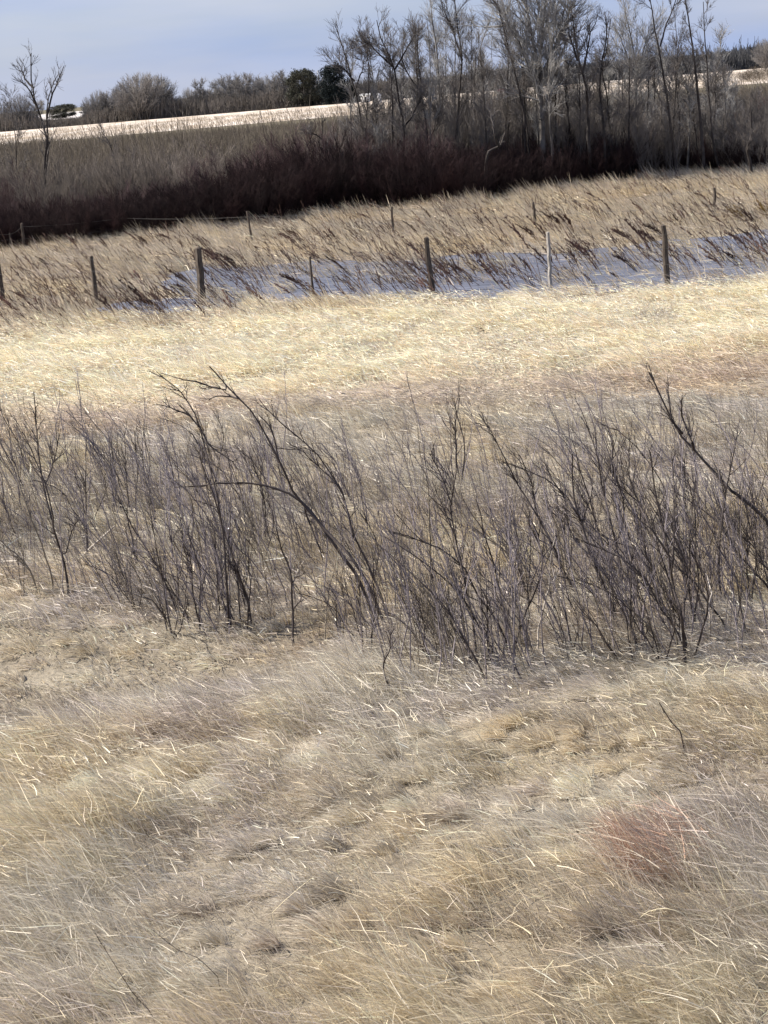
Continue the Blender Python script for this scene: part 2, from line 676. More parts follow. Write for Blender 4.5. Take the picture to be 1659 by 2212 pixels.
def grass_object(name, label, sets, trans):
    Vs, Fs, Cs, off = [], [], [], 0
    for V, F, c in sets:
        Vs.append(V)
        Fs.append(F + off)
        Cs.append(c)
        off += len(V)
    me = raw_mesh(name, np.concatenate(Vs), np.concatenate(Fs), False, np.concatenate(Cs))
    me.materials.append(grass_material(name + '_straw', trans))
    return tag(link(name, me), label, 'grass', kind='stuff')


grass_object('dry_grass', 'wind bent beige and grey dry grass in the foreground', [
    blades(470000, 8.2, 16.5, 0, 1.6, 0.0060, 0.09, 0.25, 4, 0.14, 0.7, None, 11),
    blades(300000, 16.5, 29, 1, 2.0, 0.0085, 0.10, 0.25, 4, 0.16, 0.7, None, 7)], 0.35)
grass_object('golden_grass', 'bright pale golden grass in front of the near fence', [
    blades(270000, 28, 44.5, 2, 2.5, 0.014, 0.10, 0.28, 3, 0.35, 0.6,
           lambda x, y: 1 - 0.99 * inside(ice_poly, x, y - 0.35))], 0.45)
grass_object('meadow_grass', 'tan matted grass between the fences and the thicket', [
    blades(260000, 41, 84, 3, 3.0, 0.020, 0.2, 0.48, 3, 0.15, 0.5,
           lambda x, y: 1 - inside(ice_poly, x, y) * np.where(fbm(x, y, 0.9, 120) < 0.55, 0.97, 0.6))], 0.35)
# stubble of the far field
nst = 26000
fx_ = rng.uniform(-120, 130, nst)
fy_ = rng.uniform(255, 420, nst)
Pf = grow(np.stack([fx_, fy_, fx_ * 0], 1), np.tile([(-0.3, 0, 1.0)], (nst, 1)), rng.uniform(0.25, 0.8, nst) * (0.5 + fbm(fx_, fy_, 14, 130)), 3, 0.15)
me = tube_mesh('field_stubble', [(Pf, taper(Pf, 0.03, 0.01), 3)], material('stubble', (0.20, 0.16, 0.11), (0.42, 0.36, 0.27), 0.3))
tag(link('field_stubble', me), 'brown stubble and weeds poking through the pale far field', 'stubble', kind='stuff')

# ------------------------------------------------------------------ fences
M_POST = material('weathered_post', (0.028, 0.022, 0.018), (0.13, 0.105, 0.085), 9, 0.9, 0.5, (6, 6, 0.8))
M_POST_PALE = material('pale_post', (0.20, 0.185, 0.165), (0.38, 0.35, 0.32), 9, 0.9, 0.4, (6, 6, 0.8))
M_WIRE = material('wire', (0.08, 0.075, 0.075), (0.18, 0.17, 0.16), 5, 0.5)


def post_mesh(h, r, lean, mat, seed):
    rr = np.random.default_rng(seed)
    K = 9
    z = np.linspace(-0.25, h, K)
    ax = lean * z + rr.normal(0, 0.006, K)
    ay = rr.normal(0, 0.006, K)
    s = 10
    an = np.arange(s) * 2 * math.pi / s
    prof = r * (1.08 - 0.16 * (z / h)) * (1 + rr.normal(0, 0.04, K))
    lump = 1 + 0.10 * rr.normal(0, 1, s)
    V = []
    for k in range(K):
        for j in range(s):
            q = prof[k] * lump[j] * (1 + rr.normal(0, 0.02))
            V.append((ax[k] + q * math.cos(an[j]), ay[k] + q * math.sin(an[j]), z[k]))
    V.append((ax[-1] + r * 0.2, ay[-1], h + r * 0.5))
    F = []
    for k in range(K - 1):
        for j in range(s):
            a = k * s + j
            b = k * s + (j + 1) % s
            F.append((a, b, b + s, a + s))
    top = (K - 1) * s
    F += [(top + j, top + (j + 1) % s, len(V) - 1) for j in range(s)]
    me = bpy.data.meshes.new('post')
    me.from_pydata(V, [], F)
    me.materials.append(mat)
    return me


def build_fence(label, posts, wire_h, wire_r):
    """posts: (u, v base, v top, radius m, extra lean, pale, part label)"""
    base = [at(u, v) for u, v, *_ in posts]
    root = empty('wire_fence', base[0])
    tag(root, label, 'fence')
    tops = []
    for i, (q, b) in enumerate(zip(posts, base)):
        u, v, vt, r, ln, pale, pl = q
        h = (v - vt) * b[1] / FPX * 1.01
        o = link('post', post_mesh(h, r, ln, M_POST_PALE if pale else M_POST, 300 + i), root, b - base[0])
        if pl:
            o['label'] = pl
        tops.append((b, ln, h))
    for wh in wire_h:
        pts = []
        for i in range(len(tops)):
            b, ln, h = tops[i]
            p = b - base[0] + np.array([ln * wh, -0.06, min(wh, h * 0.95)])
            if i:
                a = pts[-1]
                for t in (0.25, 0.5, 0.75):
                    pts.append(a + (p - a) * t - np.array([0, 0, 0.05 * 4 * t * (1 - t)]))
            pts.append(p)
        P = np.array(pts)[None]
        link('wire', tube_mesh('wire', [(P, np.full(P.shape[:2], wire_r), 4)], M_WIRE), root)
    return root


build_fence('near row of weathered wooden posts along the frozen slough', [
    (-245, 676, 570, 0.050, -0.04, False, None),
    (9, 660, 572, 0.060, -0.02, False, None),
    (210, 655, 555, 0.050, -0.03, False, 'slim brown wooden post'),
    (438, 660, 538, 0.082, 0.025, False, 'thick dark wooden post'),
    (678, 646, 556, 0.030, -0.01, False, 'thin dark post half hidden by weeds'),
    (934, 634, 515, 0.064, -0.04, False, 'dark wooden post leaning left'),
    (1190, 626, 504, 0.040, 0.01, True, 'slim pale grey wooden post'),
    (1442, 616, 489, 0.055, -0.015, False, 'tall dark wooden post with a pointed top'),
    (1695, 600, 478, 0.055, 0.0, False, None),
    (1950, 585, 465, 0.055, 0.02, False, None)], (0.45, 0.8, 1.1), 0.0022)
build_fence('far row of thin posts close to the dark willow thicket', [
    (-200, 556, 490, 0.05, 0.0, False, None),
    (25, 542, 505, 0.045, 0.01, False, 'short post'),
    (53, 540, 484, 0.05, 0.0, False, 'post at the left edge'),
    (270, 516, 470, 0.035, 0.0, False, None),
    (545, 522, 458, 0.036, -0.08, False, 'thin dark post leaning left'),
    (850, 508, 449, 0.036, 0.01, False, None),
    (1157, 492, 438, 0.042, -0.03, False, None),
    (1543, 470, 408, 0.040, 0.06, False, 'thin black post leaning right'),
    (1830, 455, 395, 0.040, 0.0, False, None)], (0.40, 0.82), 0.0030)

# ------------------------------------------------------------------ weeds on and behind the slough
M_WEED = material('weed', (0.060, 0.032, 0.026), (0.17, 0.10, 0.08), 6, 0.9, obj_var=0.5)


def weed_mesh(i):
    h = 0.92
    n = 1 + (i % 3)
    S0 = rng.normal(0, 0.03, (n, 3))
    S0[:, 2] = -0.02
    D = np.tile([(-0.52, 0.0, 1.0)], (n, 1)) + rng.normal(0, 0.10, (n, 3))
    P = grow(S0, D, rng.uniform(0.75, 1.05, n) * h, 8, 0.05, (-0.07, 0, -0.01))
    heads, _ = side_shoots(P, 16 + 5 * (i % 3), 0.3 + 0.1 * (i % 3), 0.98, 20, 0.05, 0.20, 3, 0.1, (0, 0, 0.12))
    low, _ = side_shoots(P, 5, 0.15, 0.6, 35, 0.10, 0.28, 4, 0.15, (0, 0, 0.05))
    fuzz, _ = side_shoots(heads, 3, 0.1, 1.0, 45, 0.02, 0.05, 3, 0.1, (0, 0, 0))
    return tube_mesh('weed_stalk', [(P, taper(P, 0.0085, 0.005), 4), (heads, taper(heads, 0.006, 0.0085), 3),
                                    (low, taper(low, 0.005, 0.003), 3), (fuzz, taper(fuzz, 0.005, 0.004), 3)], M_WEED)


weeds = [weed_mesh(i) for i in range(7)]


def put_weed(p, sc, label, group, rz=None):
    o = link('weed_stalk', weeds[rng.integers(7)], None, p)
    o.rotation_euler = (0, 0, rng.normal(0, 0.45) if rz is None else rz)
    o.scale = (sc, sc, sc * rng.uniform(0.85, 1.1))
    tag(o, label, 'weed', group)
    return o


L1 = 'dark brown dead weed stalk leaning left on the frozen slough between the fences'
L2 = 'brown dead weed stalk leaning left in the tan grass below the dark thicket'
cnt = 0
tries = 0
while cnt < 150 and tries < 4000:
    tries += 1
    u = rng.uniform(-60, 1720)
    if u < 420 and rng.random() < 0.5:
        continue
    v = horizon(u) + rng.uniform(340, 492)
    dens = 0.35 + 0.65 * float(vnoise(u / 90, v / 40, 140))
    if 445 < u < 700 and rng.random() < 0.65:
        continue
    if rng.random() > dens:
        continue
    put_weed(at(u, v), rng.uniform(0.5, 1.25), L1, 'dead weeds standing on the frozen slough')
    cnt += 1
for _ in range(135):
    u = rng.uniform(-60, 1720)
    if u < 900 and rng.random() < 0.45:
        continue
    v = horizon(u) + rng.uniform(278, 345)
    put_weed(at(u, v), rng.uniform(0.5, 0.95), L2, 'dead weeds in the grass below the thicket')
n = 3600
U = rng.uniform(-80, 1740, n)
Vv = 243 - 0.0838 * U + rng.uniform(275, 485, n)
keep = vnoise(U / 70, Vv / 30, 220) > rng.uniform(0.2, 0.75, n)
base = np.array([at(a, b) for a, b in zip(U[keep], Vv[keep])])
n = len(base)
P = grow(base, np.tile([(-0.6, 0, 1.0)], (n, 1)) + rng.normal(0, 0.25, (n, 3)), rng.uniform(0.3, 0.95, n), 5, 0.08, (-0.05, 0, 0))
q, _ = side_shoots(P, 4, 0.4, 0.95, 20, 0.06, 0.2, 3, 0.08, (0, 0, 0.03), 0.4)
me = tube_mesh('weed_stems', [(P, taper(P, 0.008, 0.005), 3), (q, taper(q, 0.007, 0.006), 3)], material('brown_stem', (0.07, 0.042, 0.034), (0.20, 0.135, 0.105), 2, 0.9))
tag(link('weed_stems', me), 'fine brown weed stems leaning left over the ice and the grass between the fences', 'weeds', kind='stuff')
for u, v, sc, lb in [(524, 590, 1.0, 'bushy dark weed stalk alone on the open ice right of the thick post'),
                     (545, 668, 0.62, 'small dark weed stalk at the near edge of the ice'),
                     (320, 648, 1.05, 'bushy brown weed left of the thick post'),
                     (676, 642, 1.15, 'tall dark branching weed at the slough edge midway between two posts'),
                     (1053, 722, 0.28, 'tiny red brown weed alone in the bright golden grass')]:
    o = put_weed(at(u, v), sc, lb, None, 0.1)
M_AMBER = material('amber_weed', (0.16, 0.10, 0.03), (0.30, 0.20, 0.07), 6)
for u, v, lb in [(1608, 482, 'amber brown seed head bush beyond the right end post'), (1660, 470, 'amber weed clump at the right edge of the far grass')]:
    S0 = rng.normal(0, 0.06, (14, 3)); S0[:, 2] = 0
    P = grow(S0, np.tile([(-0.6, 0, 0.9)], (14, 1)) + rng.normal(0, 0.2, (14, 3)), rng.uniform(0.4, 0.75, 14), 5, 0.06, (-0.04, 0, 0))
    q, _ = side_shoots(P, 14, 0.3, 1, 30, 0.06, 0.16, 3, 0.1, (0, 0, 0.05))
    tag(link('seed_head', tube_mesh('seed_head', [(P, taper(P, 0.01, 0.005), 3), (q, taper(q, 0.008, 0.006), 3)], M_AMBER), None, at(u, v)), lb, 'weed')

# ------------------------------------------------------------------ willow thicket behind the far fence
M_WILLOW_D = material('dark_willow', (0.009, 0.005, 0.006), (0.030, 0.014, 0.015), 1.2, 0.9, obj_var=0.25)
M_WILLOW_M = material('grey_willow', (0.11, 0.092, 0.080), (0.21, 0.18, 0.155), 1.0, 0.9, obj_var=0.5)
M_WILLOW_O = material('olive_brush', (0.075, 0.060, 0.050), (0.23, 0.195, 0.150), 0.30, 0.9, obj_var=0.2)


M_WILLOW_R = material('mauve_willow', (0.045, 0.027, 0.028), (0.105, 0.070, 0.070), 1.1, 0.9, obj_var=0.4)


def bush_mesh(mat, stems, spread, n1, n2, fine):
    a = rng.uniform(0, 2 * math.pi, stems)
    r = np.sqrt(rng.random(stems)) * 0.55
    S0 = np.stack([np.cos(a) * r, np.sin(a) * r, a * 0 - 0.03], 1)
    D = np.stack([np.cos(a) * r * spread, np.sin(a) * r * spread, a * 0 + 1], 1) + rng.normal(0, 0.12, (stems, 3))
    L = (1.0 - 0.35 * r) * rng.uniform(0.55, 1.06, stems)
    P = grow(S0 * 0.8, D, L, 6, 0.07, (0, 0, 0.03))
    b, _ = side_shoots(P, n1, 0.12, 0.95, 28, 0.18, 0.5, 4, 0.10, (0, 0, 0.09))
    c, _ = side_shoots(b, n2, 0.1, 0.98, 30, 0.06, 0.2, 3, 0.10, (0, 0, 0.07))
    return P, b, c, mat, fine


def bush_tree(kind_mat, stems=48, spread=1.1, n1=11, n2=6, fine=1.0):
    """unit-height shrub: woody stems and a mass of twigs as two parts"""
    P, b, c, mat, fine = bush_mesh(kind_mat, stems, spread, n1, n2, fine)
    s = tube_mesh('stems', [(P, taper(P, 0.0045 * fine, 0.0018 * fine), 3)], mat)
    t = tube_mesh('twigs', [(b, taper(b, 0.0026 * fine, 0.0012 * fine), 3), (c, taper(c, 0.0016 * fine, 0.0009 * fine), 3)], mat)
    return s, t


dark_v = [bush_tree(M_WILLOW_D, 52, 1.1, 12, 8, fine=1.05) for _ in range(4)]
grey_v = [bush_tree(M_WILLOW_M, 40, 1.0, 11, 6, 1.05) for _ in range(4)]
olive_v = [bush_tree(M_WILLOW_O, 36, 1.2, 10, 6, 1.15) for _ in range(4)]


mauve_v = [bush_tree(M_WILLOW_R, 40, 1.0, 12, 7, 0.95) for _ in range(3)]


def put_bush(variants, p, w, h, label, group):
    s, t = variants[rng.integers(len(variants))]
    r = empty('willow_shrub', p, rng.uniform(0, 6.28), (w, w, h))
    tag(r, label, 'shrub', group)
    link('stems', s, r)
    link('twigs', t, r)
    return r


def front_v(u):
    return float(np.interp(u, [-200, 0, 350, 520, 700, 1000, 1170, 1400, 1659, 1850], [556, 541, 506, 486, 462, 436, 415, 382, 366, 350]))


G_D = 'dark willow shrubs along the front of the thicket'
G_M = 'grey willow shrubs in the middle of the thicket'
G_O = 'olive brown brush behind the thicket'
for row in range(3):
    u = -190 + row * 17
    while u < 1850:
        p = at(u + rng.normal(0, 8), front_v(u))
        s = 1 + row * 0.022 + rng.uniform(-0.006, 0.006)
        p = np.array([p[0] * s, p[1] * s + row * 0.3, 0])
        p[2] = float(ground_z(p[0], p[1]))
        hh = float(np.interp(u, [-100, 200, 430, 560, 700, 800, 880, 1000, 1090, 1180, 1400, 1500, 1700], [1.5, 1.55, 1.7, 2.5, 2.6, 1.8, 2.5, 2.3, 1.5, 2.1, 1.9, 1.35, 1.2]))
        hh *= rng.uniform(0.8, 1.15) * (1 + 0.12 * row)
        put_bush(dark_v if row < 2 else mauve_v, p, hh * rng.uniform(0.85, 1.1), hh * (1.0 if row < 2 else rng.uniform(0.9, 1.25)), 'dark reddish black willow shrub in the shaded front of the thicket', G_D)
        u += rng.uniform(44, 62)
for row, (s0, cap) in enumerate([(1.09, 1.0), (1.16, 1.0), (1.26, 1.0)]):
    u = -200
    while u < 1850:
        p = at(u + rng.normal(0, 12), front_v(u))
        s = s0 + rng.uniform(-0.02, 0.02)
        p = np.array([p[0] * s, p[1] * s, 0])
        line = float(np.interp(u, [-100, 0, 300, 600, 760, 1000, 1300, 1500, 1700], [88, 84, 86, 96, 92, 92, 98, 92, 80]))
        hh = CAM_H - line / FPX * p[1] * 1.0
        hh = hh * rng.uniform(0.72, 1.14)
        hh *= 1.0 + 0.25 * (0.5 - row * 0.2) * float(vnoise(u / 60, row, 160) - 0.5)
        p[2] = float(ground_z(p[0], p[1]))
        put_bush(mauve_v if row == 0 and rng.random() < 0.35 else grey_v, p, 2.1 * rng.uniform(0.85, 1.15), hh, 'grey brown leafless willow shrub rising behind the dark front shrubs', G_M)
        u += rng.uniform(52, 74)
M_TALL = material('tall_willow', (0.11, 0.095, 0.088), (0.20, 0.18, 0.165), 1.0, 0.9, obj_var=0.3)
tall_v = [bush_tree(M_TALL, 20, 0.6, 14, 8, 0.95) for _ in range(4)]
for row, Y in enumerate([81, 87, 95]):
    u = 740 + row * 12
    while u < 1760:
        top = float(np.interp(u, [740, 800, 900, 1000, 1150, 1250, 1400, 1500, 1600, 1760], [60, 10, -5, -20, -15, 20, 40, 62, 72, 72]))
        hh = (CAM_H - top / FPX * Y) * rng.uniform(0.72, 1.05)
        p = at_depth(u + rng.normal(0, 8), horizon(u), Y * rng.uniform(0.98, 1.02))
        p[2] = float(ground_z(p[0], p[1]))
        put_bush(tall_v, p, 2.6 * rng.uniform(0.8, 1.2), hh, 'tall thin grey willow among the trunks of the grove', 'tall thin willows among the grove trunks')
        u += rng.uniform(34, 54) * (1.0 if u < 1380 else 1.5)


def brush_mass(name, label, n, ufun, vtopfun, Ya, Yb, mat, r, cat='wood', hmin=0.6, sp=1.0):
    u = ufun(n)
    Y = rng.uniform(Ya, Yb, n)
    base = np.array([at_depth(a, horizon(a), b) for a, b in zip(u, Y)])
    hz = np.array([at_depth(a, vtopfun(a), b)[2] for a, b in zip(u, Y)])
    base[:, 2] = 0
    L = np.maximum(hz, 0.3) * rng.uniform(hmin, 1.05, n) * np.where(rng.random(n) < 0.03, 1.45, 1.0) * (0.70 + 0.6 * fbm(base[:, 0], base[:, 1], 9 * sp, 170))
    P = grow(base, np.tile([(0, 0, 1.0)], (n, 1)) + rng.normal(0, 0.25, (n, 3)) * [1, 1, 0], L, 4, 0.1, (0, 0, 0.05))
    q, _ = side_shoots(P, 4, 0.1, 0.95, 28, 0.7 * sp, 2.0 * sp, 3, 0.1, (0, 0, 0.05), 0.6)
    me = tube_mesh(name, [(P, taper(P, r * 1.6, r * 0.6), 3), (q, taper(q, r * 0.8, r * 0.4), 3)], mat)
    return tag(link(name, me), label, cat, kind='stuff')


brush_mass('olive_brush', 'low olive brown leafless brush between the thicket and the pale field', 30000, lambda n: rng.uniform(-160, 1820, n),
           lambda a: horizon(a) + float(np.interp(a, [-100, 0, 300, 600, 760, 1000, 1300, 1500, 1700], [66, 62, 70, 76, 76, 80, 92, 92, 84])), 92, 255, M_WILLOW_O, 0.013, 'brush', 0.45, 0.35)

brush_mass('field_edge_brush', 'thin grey twigs standing in front of the pale field', 900, lambda n: rng.uniform(-160, 1820, n),
           lambda a: horizon(a) + 44 + 10 * math.sin(a / 37.0), 120, 300, M_WILLOW_M, 0.013, 'brush', 0.5, 0.35)

# ------------------------------------------------------------------ tall bare trees
M_BARK_D = material('dark_bark', (0.022, 0.018, 0.017), (0.065, 0.055, 0.05), 3, 0.9, 0.3)
M_BARK_G = material('grey_bark', (0.07, 0.062, 0.057), (0.17, 0.155, 0.14), 3, 0.9, 0.3)
M_TWIG_D = material('dark_twig', (0.085, 0.075, 0.072), (0.16, 0.145, 0.14), 2, 0.9)
M_TWIG_G = material('grey_twig', (0.22, 0.21, 0.205), (0.36, 0.35, 0.34), 2, 0.9)


def tall_tree(label, pts, r0, Y, light, n1, reach, n2=6, n3=4, t0=0.3, forks=(), group=None, r_end=0.25, ang=36, cat='tree', name='bare_tree'):
    """pts: trunk points (u, v) from base to tip; the tree stands at depth Y"""
    Y = Y + 2.2
    b = at_depth(pts[0][0], pts[0][1], Y)
    d0 = at_depth(pts[0][0], pts[0][1], Y)
    b[2] = float(ground_z(b[0], b[1])) - 0.05
    root = empty(name, b)
    tag(root, label, cat, group)
    K = 22
    W3 = [b] + [at_depth(u, v, Y + rng.normal(0, 0.12)) for u, v in pts[(1 if d0[2] < 0.4 else 0):]]
    T = resample(np.array(W3), K) - b
    T[2:, :] += np.cumsum(rng.normal(0, 0.012, (K - 2, 3)), 0)
    mains = [T]
    rad = [taper(T[None], r0, r0 * r_end)]
    for f in forks:
        q = resample(np.array([at_depth(u, v, Y + rng.normal(0, 0.25)) for u, v in f]), 14) - b
        q += np.cumsum(rng.normal(0, 0.012, (14, 3)), 0)
        mains.append(q)
        rad.append(taper(q[None], r0 * 0.6, r0 * 0.18))
    bark = M_BARK_G if light else M_BARK_D
    tw = M_TWIG_G if light else M_TWIG_D
    link('trunk', tube_mesh('trunk', [(m_[None], r_, 7) for m_, r_ in zip(mains, rad)], bark), root)
    H = np.linalg.norm(T[-1] - T[0])
    b1s = []
    for j, m_ in enumerate(mains):
        nn = n1 if j == 0 else max(4, n1 // 2)
        b1, _ = side_shoots(m_[None], nn, t0 if j == 0 else 0.2, 0.99, ang, reach * 0.45, reach, 8, 0.11, (-0.015, 0, 0.10), 0.55)
        b1s.append(b1)
    B1 = np.concatenate(b1s)
    B2, _ = side_shoots(B1, n2, 0.12, 0.98, 30, reach * 0.25, reach * 0.62, 5, 0.10, (0, 0, 0.08), 0.35)
    B3, _ = side_shoots(B2, n3, 0.15, 0.98, 30, reach * 0.12, reach * 0.34, 4, 0.10, (0, 0, 0.06), 0.3)
    th = r0 * 0.26
    link('crown', tube_mesh('crown', [(B1, taper(B1, th, th * 0.28), 4), (B2, taper(B2, th * 0.36, 0.0055), 3), (B3, taper(B3, 0.0062, 0.0036), 3)], tw), root)
    return root


def TT(label, pts, r0=0.06, Y=78, light=False, n1=12, reach=1.3, **kw):
    if 'n2' not in kw:
        n1, kw['n2'], kw['n3'] = int(n1 * 1.15), 7, 5
        reach *= 1.15
    return tall_tree(label, pts, r0, Y, light, n1, reach, **kw)


TT('leafless dead tree standing alone at the left edge with upright snags', [(96, 505), (94, 420), (98, 350), (102, 300), (88, 250), (76, 215), (68, 160), (70, 112)], 0.075, 74,
   n1=13, reach=1.0, n2=4, n3=2, t0=0.4, forks=[[(95, 400), (102, 330), (100, 250), (104, 215), (115, 180), (125, 160)], [(78, 225), (62, 195), (48, 178)], [(72, 190), (55, 170), (48, 148)], [(100, 255), (112, 200), (138, 140)]])
TT('slender bare tree at the left end of the grove leaning left', [(800, 450), (796, 345), (786, 280), (778, 222), (763, 164), (748, 110), (738, 80), (727, 50)], 0.06, 78, forks=[[(765, 175), (745, 150), (722, 130)], [(770, 190), (782, 150), (790, 110)]], n1=12, reach=1.2)
TT('thin bare tree with a straight stem second from the left of the grove', [(822, 450), (818, 330), (808, 250), (800, 170), (790, 110), (771, 52)], 0.045, 80, n1=10, reach=0.9)
TT('forked bare tree with a wide Y of dark limbs left of the grove centre', [(868, 450), (872, 276), (858, 204), (851, 150), (835, 110), (820, 80), (812, 40)], 0.07, 77, forks=[[(852, 150), (870, 120), (888, 90), (900, 60)], [(851, 145), (825, 120), (800, 95), (785, 85)], [(872, 280), (895, 240), (905, 215)]], n1=14, reach=1.2)
TT('bare tree with a pale upright stem right of the wide forked tree', [(928, 450), (927, 327), (920, 262), (912, 215), (909, 171), (902, 110), (905, 45)], 0.06, 78, forks=[[(910, 200), (885, 165), (868, 130), (858, 90)], [(925, 300), (945, 262), (948, 225)]], n1=15, reach=1.1)
TT('tall grey bare tree with a feathery top in the grove centre', [(940, 450), (944, 320), (948, 230), (945, 160), (940, 100), (930, 40), (926, -10)], 0.06, 82, light=True, n1=18, reach=1.3)
TT('tall straight dark bare tree touching the top of the picture', [(984, 450), (986, 300), (990, 200), (998, 127), (992, 60), (984, 0), (978, -40)], 0.065, 79, forks=[[(998, 130), (975, 60), (955, 20), (945, -20)]], n1=16, reach=1.3)
TT('leaning bare tree with a blotchy crown left of the biggest tree', [(1020, 450), (1022, 330), (1015, 240), (1030, 170), (1035, 110), (1050, 60)], 0.05, 81, light=True, n1=14, reach=1.2)
TT('long curved bare stem leaning left against the biggest tree', [(1134, 440), (1134, 364), (1134, 262), (1124, 200), (1112, 156), (1098, 100), (1087, 55), (1075, 0)], 0.065, 77, n1=14, reach=1.2)
TT('low crooked black tree bending right and forking like a hook', [(1047, 430), (1048, 356), (1052, 330), (1068, 322), (1080, 314), (1090, 290), (1095, 254)], 0.085, 74, n1=4, reach=0.7, n2=3, n3=2, t0=0.6, forks=[[(1080, 316), (1070, 290), (1064, 260), (1058, 235)]])
TT('biggest bare tree of the grove with a broad grey spreading crown', [(1174, 440), (1174, 364), (1170, 270), (1164, 182), (1163, 130), (1168, 60), (1176, -10), (1180, -70)], 0.15, 77, light=True, n1=34, reach=2.6, n2=8, n3=5, t0=0.35, r_end=0.15, ang=42,
   forks=[[(1166, 200), (1140, 130), (1110, 70), (1080, 20), (1060, -10)], [(1164, 180), (1190, 120), (1215, 60), (1235, 10)], [(1164, 150), (1152, 80), (1140, 10), (1132, -50)], [(1170, 260), (1195, 190), (1215, 130), (1228, 90)]])
TT('pale thin trunk leaning beside the biggest tree', [(1196, 440), (1192, 340), (1188, 240), (1186, 170), (1192, 90), (1200, 20)], 0.06, 76, light=True, n1=12, reach=1.2)
TT('dark trunk with several upright limbs right of the biggest tree', [(1276, 420), (1274, 350), (1270, 260), (1266, 190), (1252, 140), (1246, 90), (1238, 35)], 0.085, 76, forks=[[(1258, 160), (1268, 110), (1274, 70), (1288, 50)], [(1250, 130), (1236, 90), (1228, 50)]], n1=12, reach=1.0)
TT('straight dark trunk standing between two crooked ones', [(1308, 420), (1306, 357), (1302, 270), (1296, 200), (1300, 130), (1310, 80), (1306, 40)], 0.07, 77, n1=11, reach=0.9)
TT('bare tree with a thin crooked stem bending left near the top', [(1330, 415), (1322, 330), (1316, 250), (1312, 200), (1300, 150), (1310, 110), (1320, 40)], 0.055, 80, n1=12, reach=0.9)
TT('feathery pale grey tree with a vase of fine branches', [(1372, 410), (1370, 320), (1372, 220), (1376, 160), (1366, 90), (1352, 30), (1348, 0)], 0.06, 82, light=True, n1=26, reach=1.7, n2=7, n3=5, t0=0.4, forks=[[(1376, 160), (1390, 100), (1402, 50)], [(1374, 180), (1352, 120), (1332, 70)]])
TT('tall dark bare tree forking at the top edge of the picture', [(1462, 405), (1458, 340), (1451, 279), (1440, 186), (1428, 111), (1418, 60), (1410, 0), (1404, -40)], 0.065, 76, forks=[[(1426, 100), (1440, 50), (1456, 10), (1470, -30)]], n1=10, reach=1.0)
TT('thin bare stem right of the forked tall tree', [(1476, 405), (1472, 330), (1469, 250), (1466, 170), (1465, 100), (1460, 40)], 0.045, 79, n1=10, reach=0.8)
TT('tallest straight bare tree in the right part of the grove', [(1522, 400), (1518, 327), (1510, 241), (1502, 150), (1499, 93), (1490, 40), (1483, 0), (1476, -50)], 0.07, 76, n1=10, reach=0.9, t0=0.5)
TT('bare stem with a kink right of the tallest straight tree', [(1560, 400), (1551, 353), (1540, 297), (1534, 220), (1530, 150), (1526, 80), (1521, 5)], 0.055, 77, n1=11, reach=0.9)
TT('pale wispy tree at the right end of the grove', [(1580, 400), (1576, 320), (1566, 240), (1562, 170), (1556, 110), (1560, 75)], 0.045, 82, light=True, n1=14, reach=1.1)
TT('short black crooked stem near the right edge', [(1624, 400), (1622, 350), (1616, 320), (1624, 290), (1622, 240), (1618, 215)], 0.075, 74, n1=5, reach=0.6)
TT('broken dark stem standing left of the grove', [(712, 420), (709, 349), (700, 320), (693, 300), (694, 275), (692, 256)], 0.05, 76, n1=5, reach=0.7, forks=[[(694, 300), (675, 285), (662, 280)]])
TT('thin dark snag leaning left beside the broken stem', [(742, 420), (736, 345), (724, 310), (718, 290), (716, 275)], 0.045, 76, n1=4, reach=0.6)
TT('slim olive stem rising through the brush on the left', [(262, 470), (258, 400), (250, 340), (236, 310), (222, 290)], 0.045, 80, n1=6, reach=0.8)
TT('thin bare tree on the far left edge of the picture', [(30, 500), (34, 400), (30, 300), (22, 240), (12, 200)], 0.04, 84, n1=12, reach=1.1)
k = 0
for u, vt, Y in [(838, 70, 86), (890, 60, 88), (962, 35, 90), (1008, 80, 87), (1062, 90, 88), (1100, 110, 90), (1225, 95, 88), (1252, 180, 84), (1340, 90, 90), (1288, 150, 86), (1400, 90, 88), (1436, 120, 86), (1490, 130, 88), (1545, 130, 90), (1590, 190, 84), (1640, 215, 84)]:
    dx = rng.uniform(-14, 8)
    TT('thin grey bare tree at the back of the grove', [(u, 400), (u + dx * 0.2, 300), (u + dx * 0.6, (vt + 300) / 2), (u + dx, vt)], rng.uniform(0.035, 0.05), Y,
       light=(k % 3 != 0), n1=14, reach=1.1, group='thin bare trees at the back of the grove')
    k += 1
for k in range(44):
    u = 770 + k * 18.5 + rng.uniform(-12, 12)
    vt = float(np.interp(u, [780, 900, 1100, 1250, 1400, 1600], [110, 60, 60, 110, 60, 170])) + rng.uniform(-30, 90)
    dx = rng.uniform(-18, 10)
    TT('slim dark bare tree among the trunks of the grove', [(u, 410), (u + dx * 0.3 + rng.uniform(-5, 5), 300), (u + dx * 0.6 + rng.uniform(-5, 5), (vt + 290) / 2), (u + dx, vt)], rng.uniform(0.035, 0.06), rng.uniform(77, 84),
       light=(k % 3 == 0), n1=14, reach=rng.uniform(0.8, 1.3), group='slim bare trees filling the grove')

# ------------------------------------------------------------------ far treeline beyond the pale field
M_FAR_TW = material('far_twig', (0.16, 0.15, 0.145), (0.27, 0.255, 0.245), 0.6, 0.9, obj_var=0.15)
M_FAR_BK = material('far_bark', (0.11, 0.10, 0.09), (0.20, 0.18, 0.16), 1, 0.9)
M_EVER = material('dark_needle', (0.006, 0.010, 0.011), (0.016, 0.024, 0.025), 0.6, 0.9)
M_EVERB = material('olive_needle', (0.040, 0.042, 0.032), (0.075, 0.075, 0.058), 0.6, 0.9)


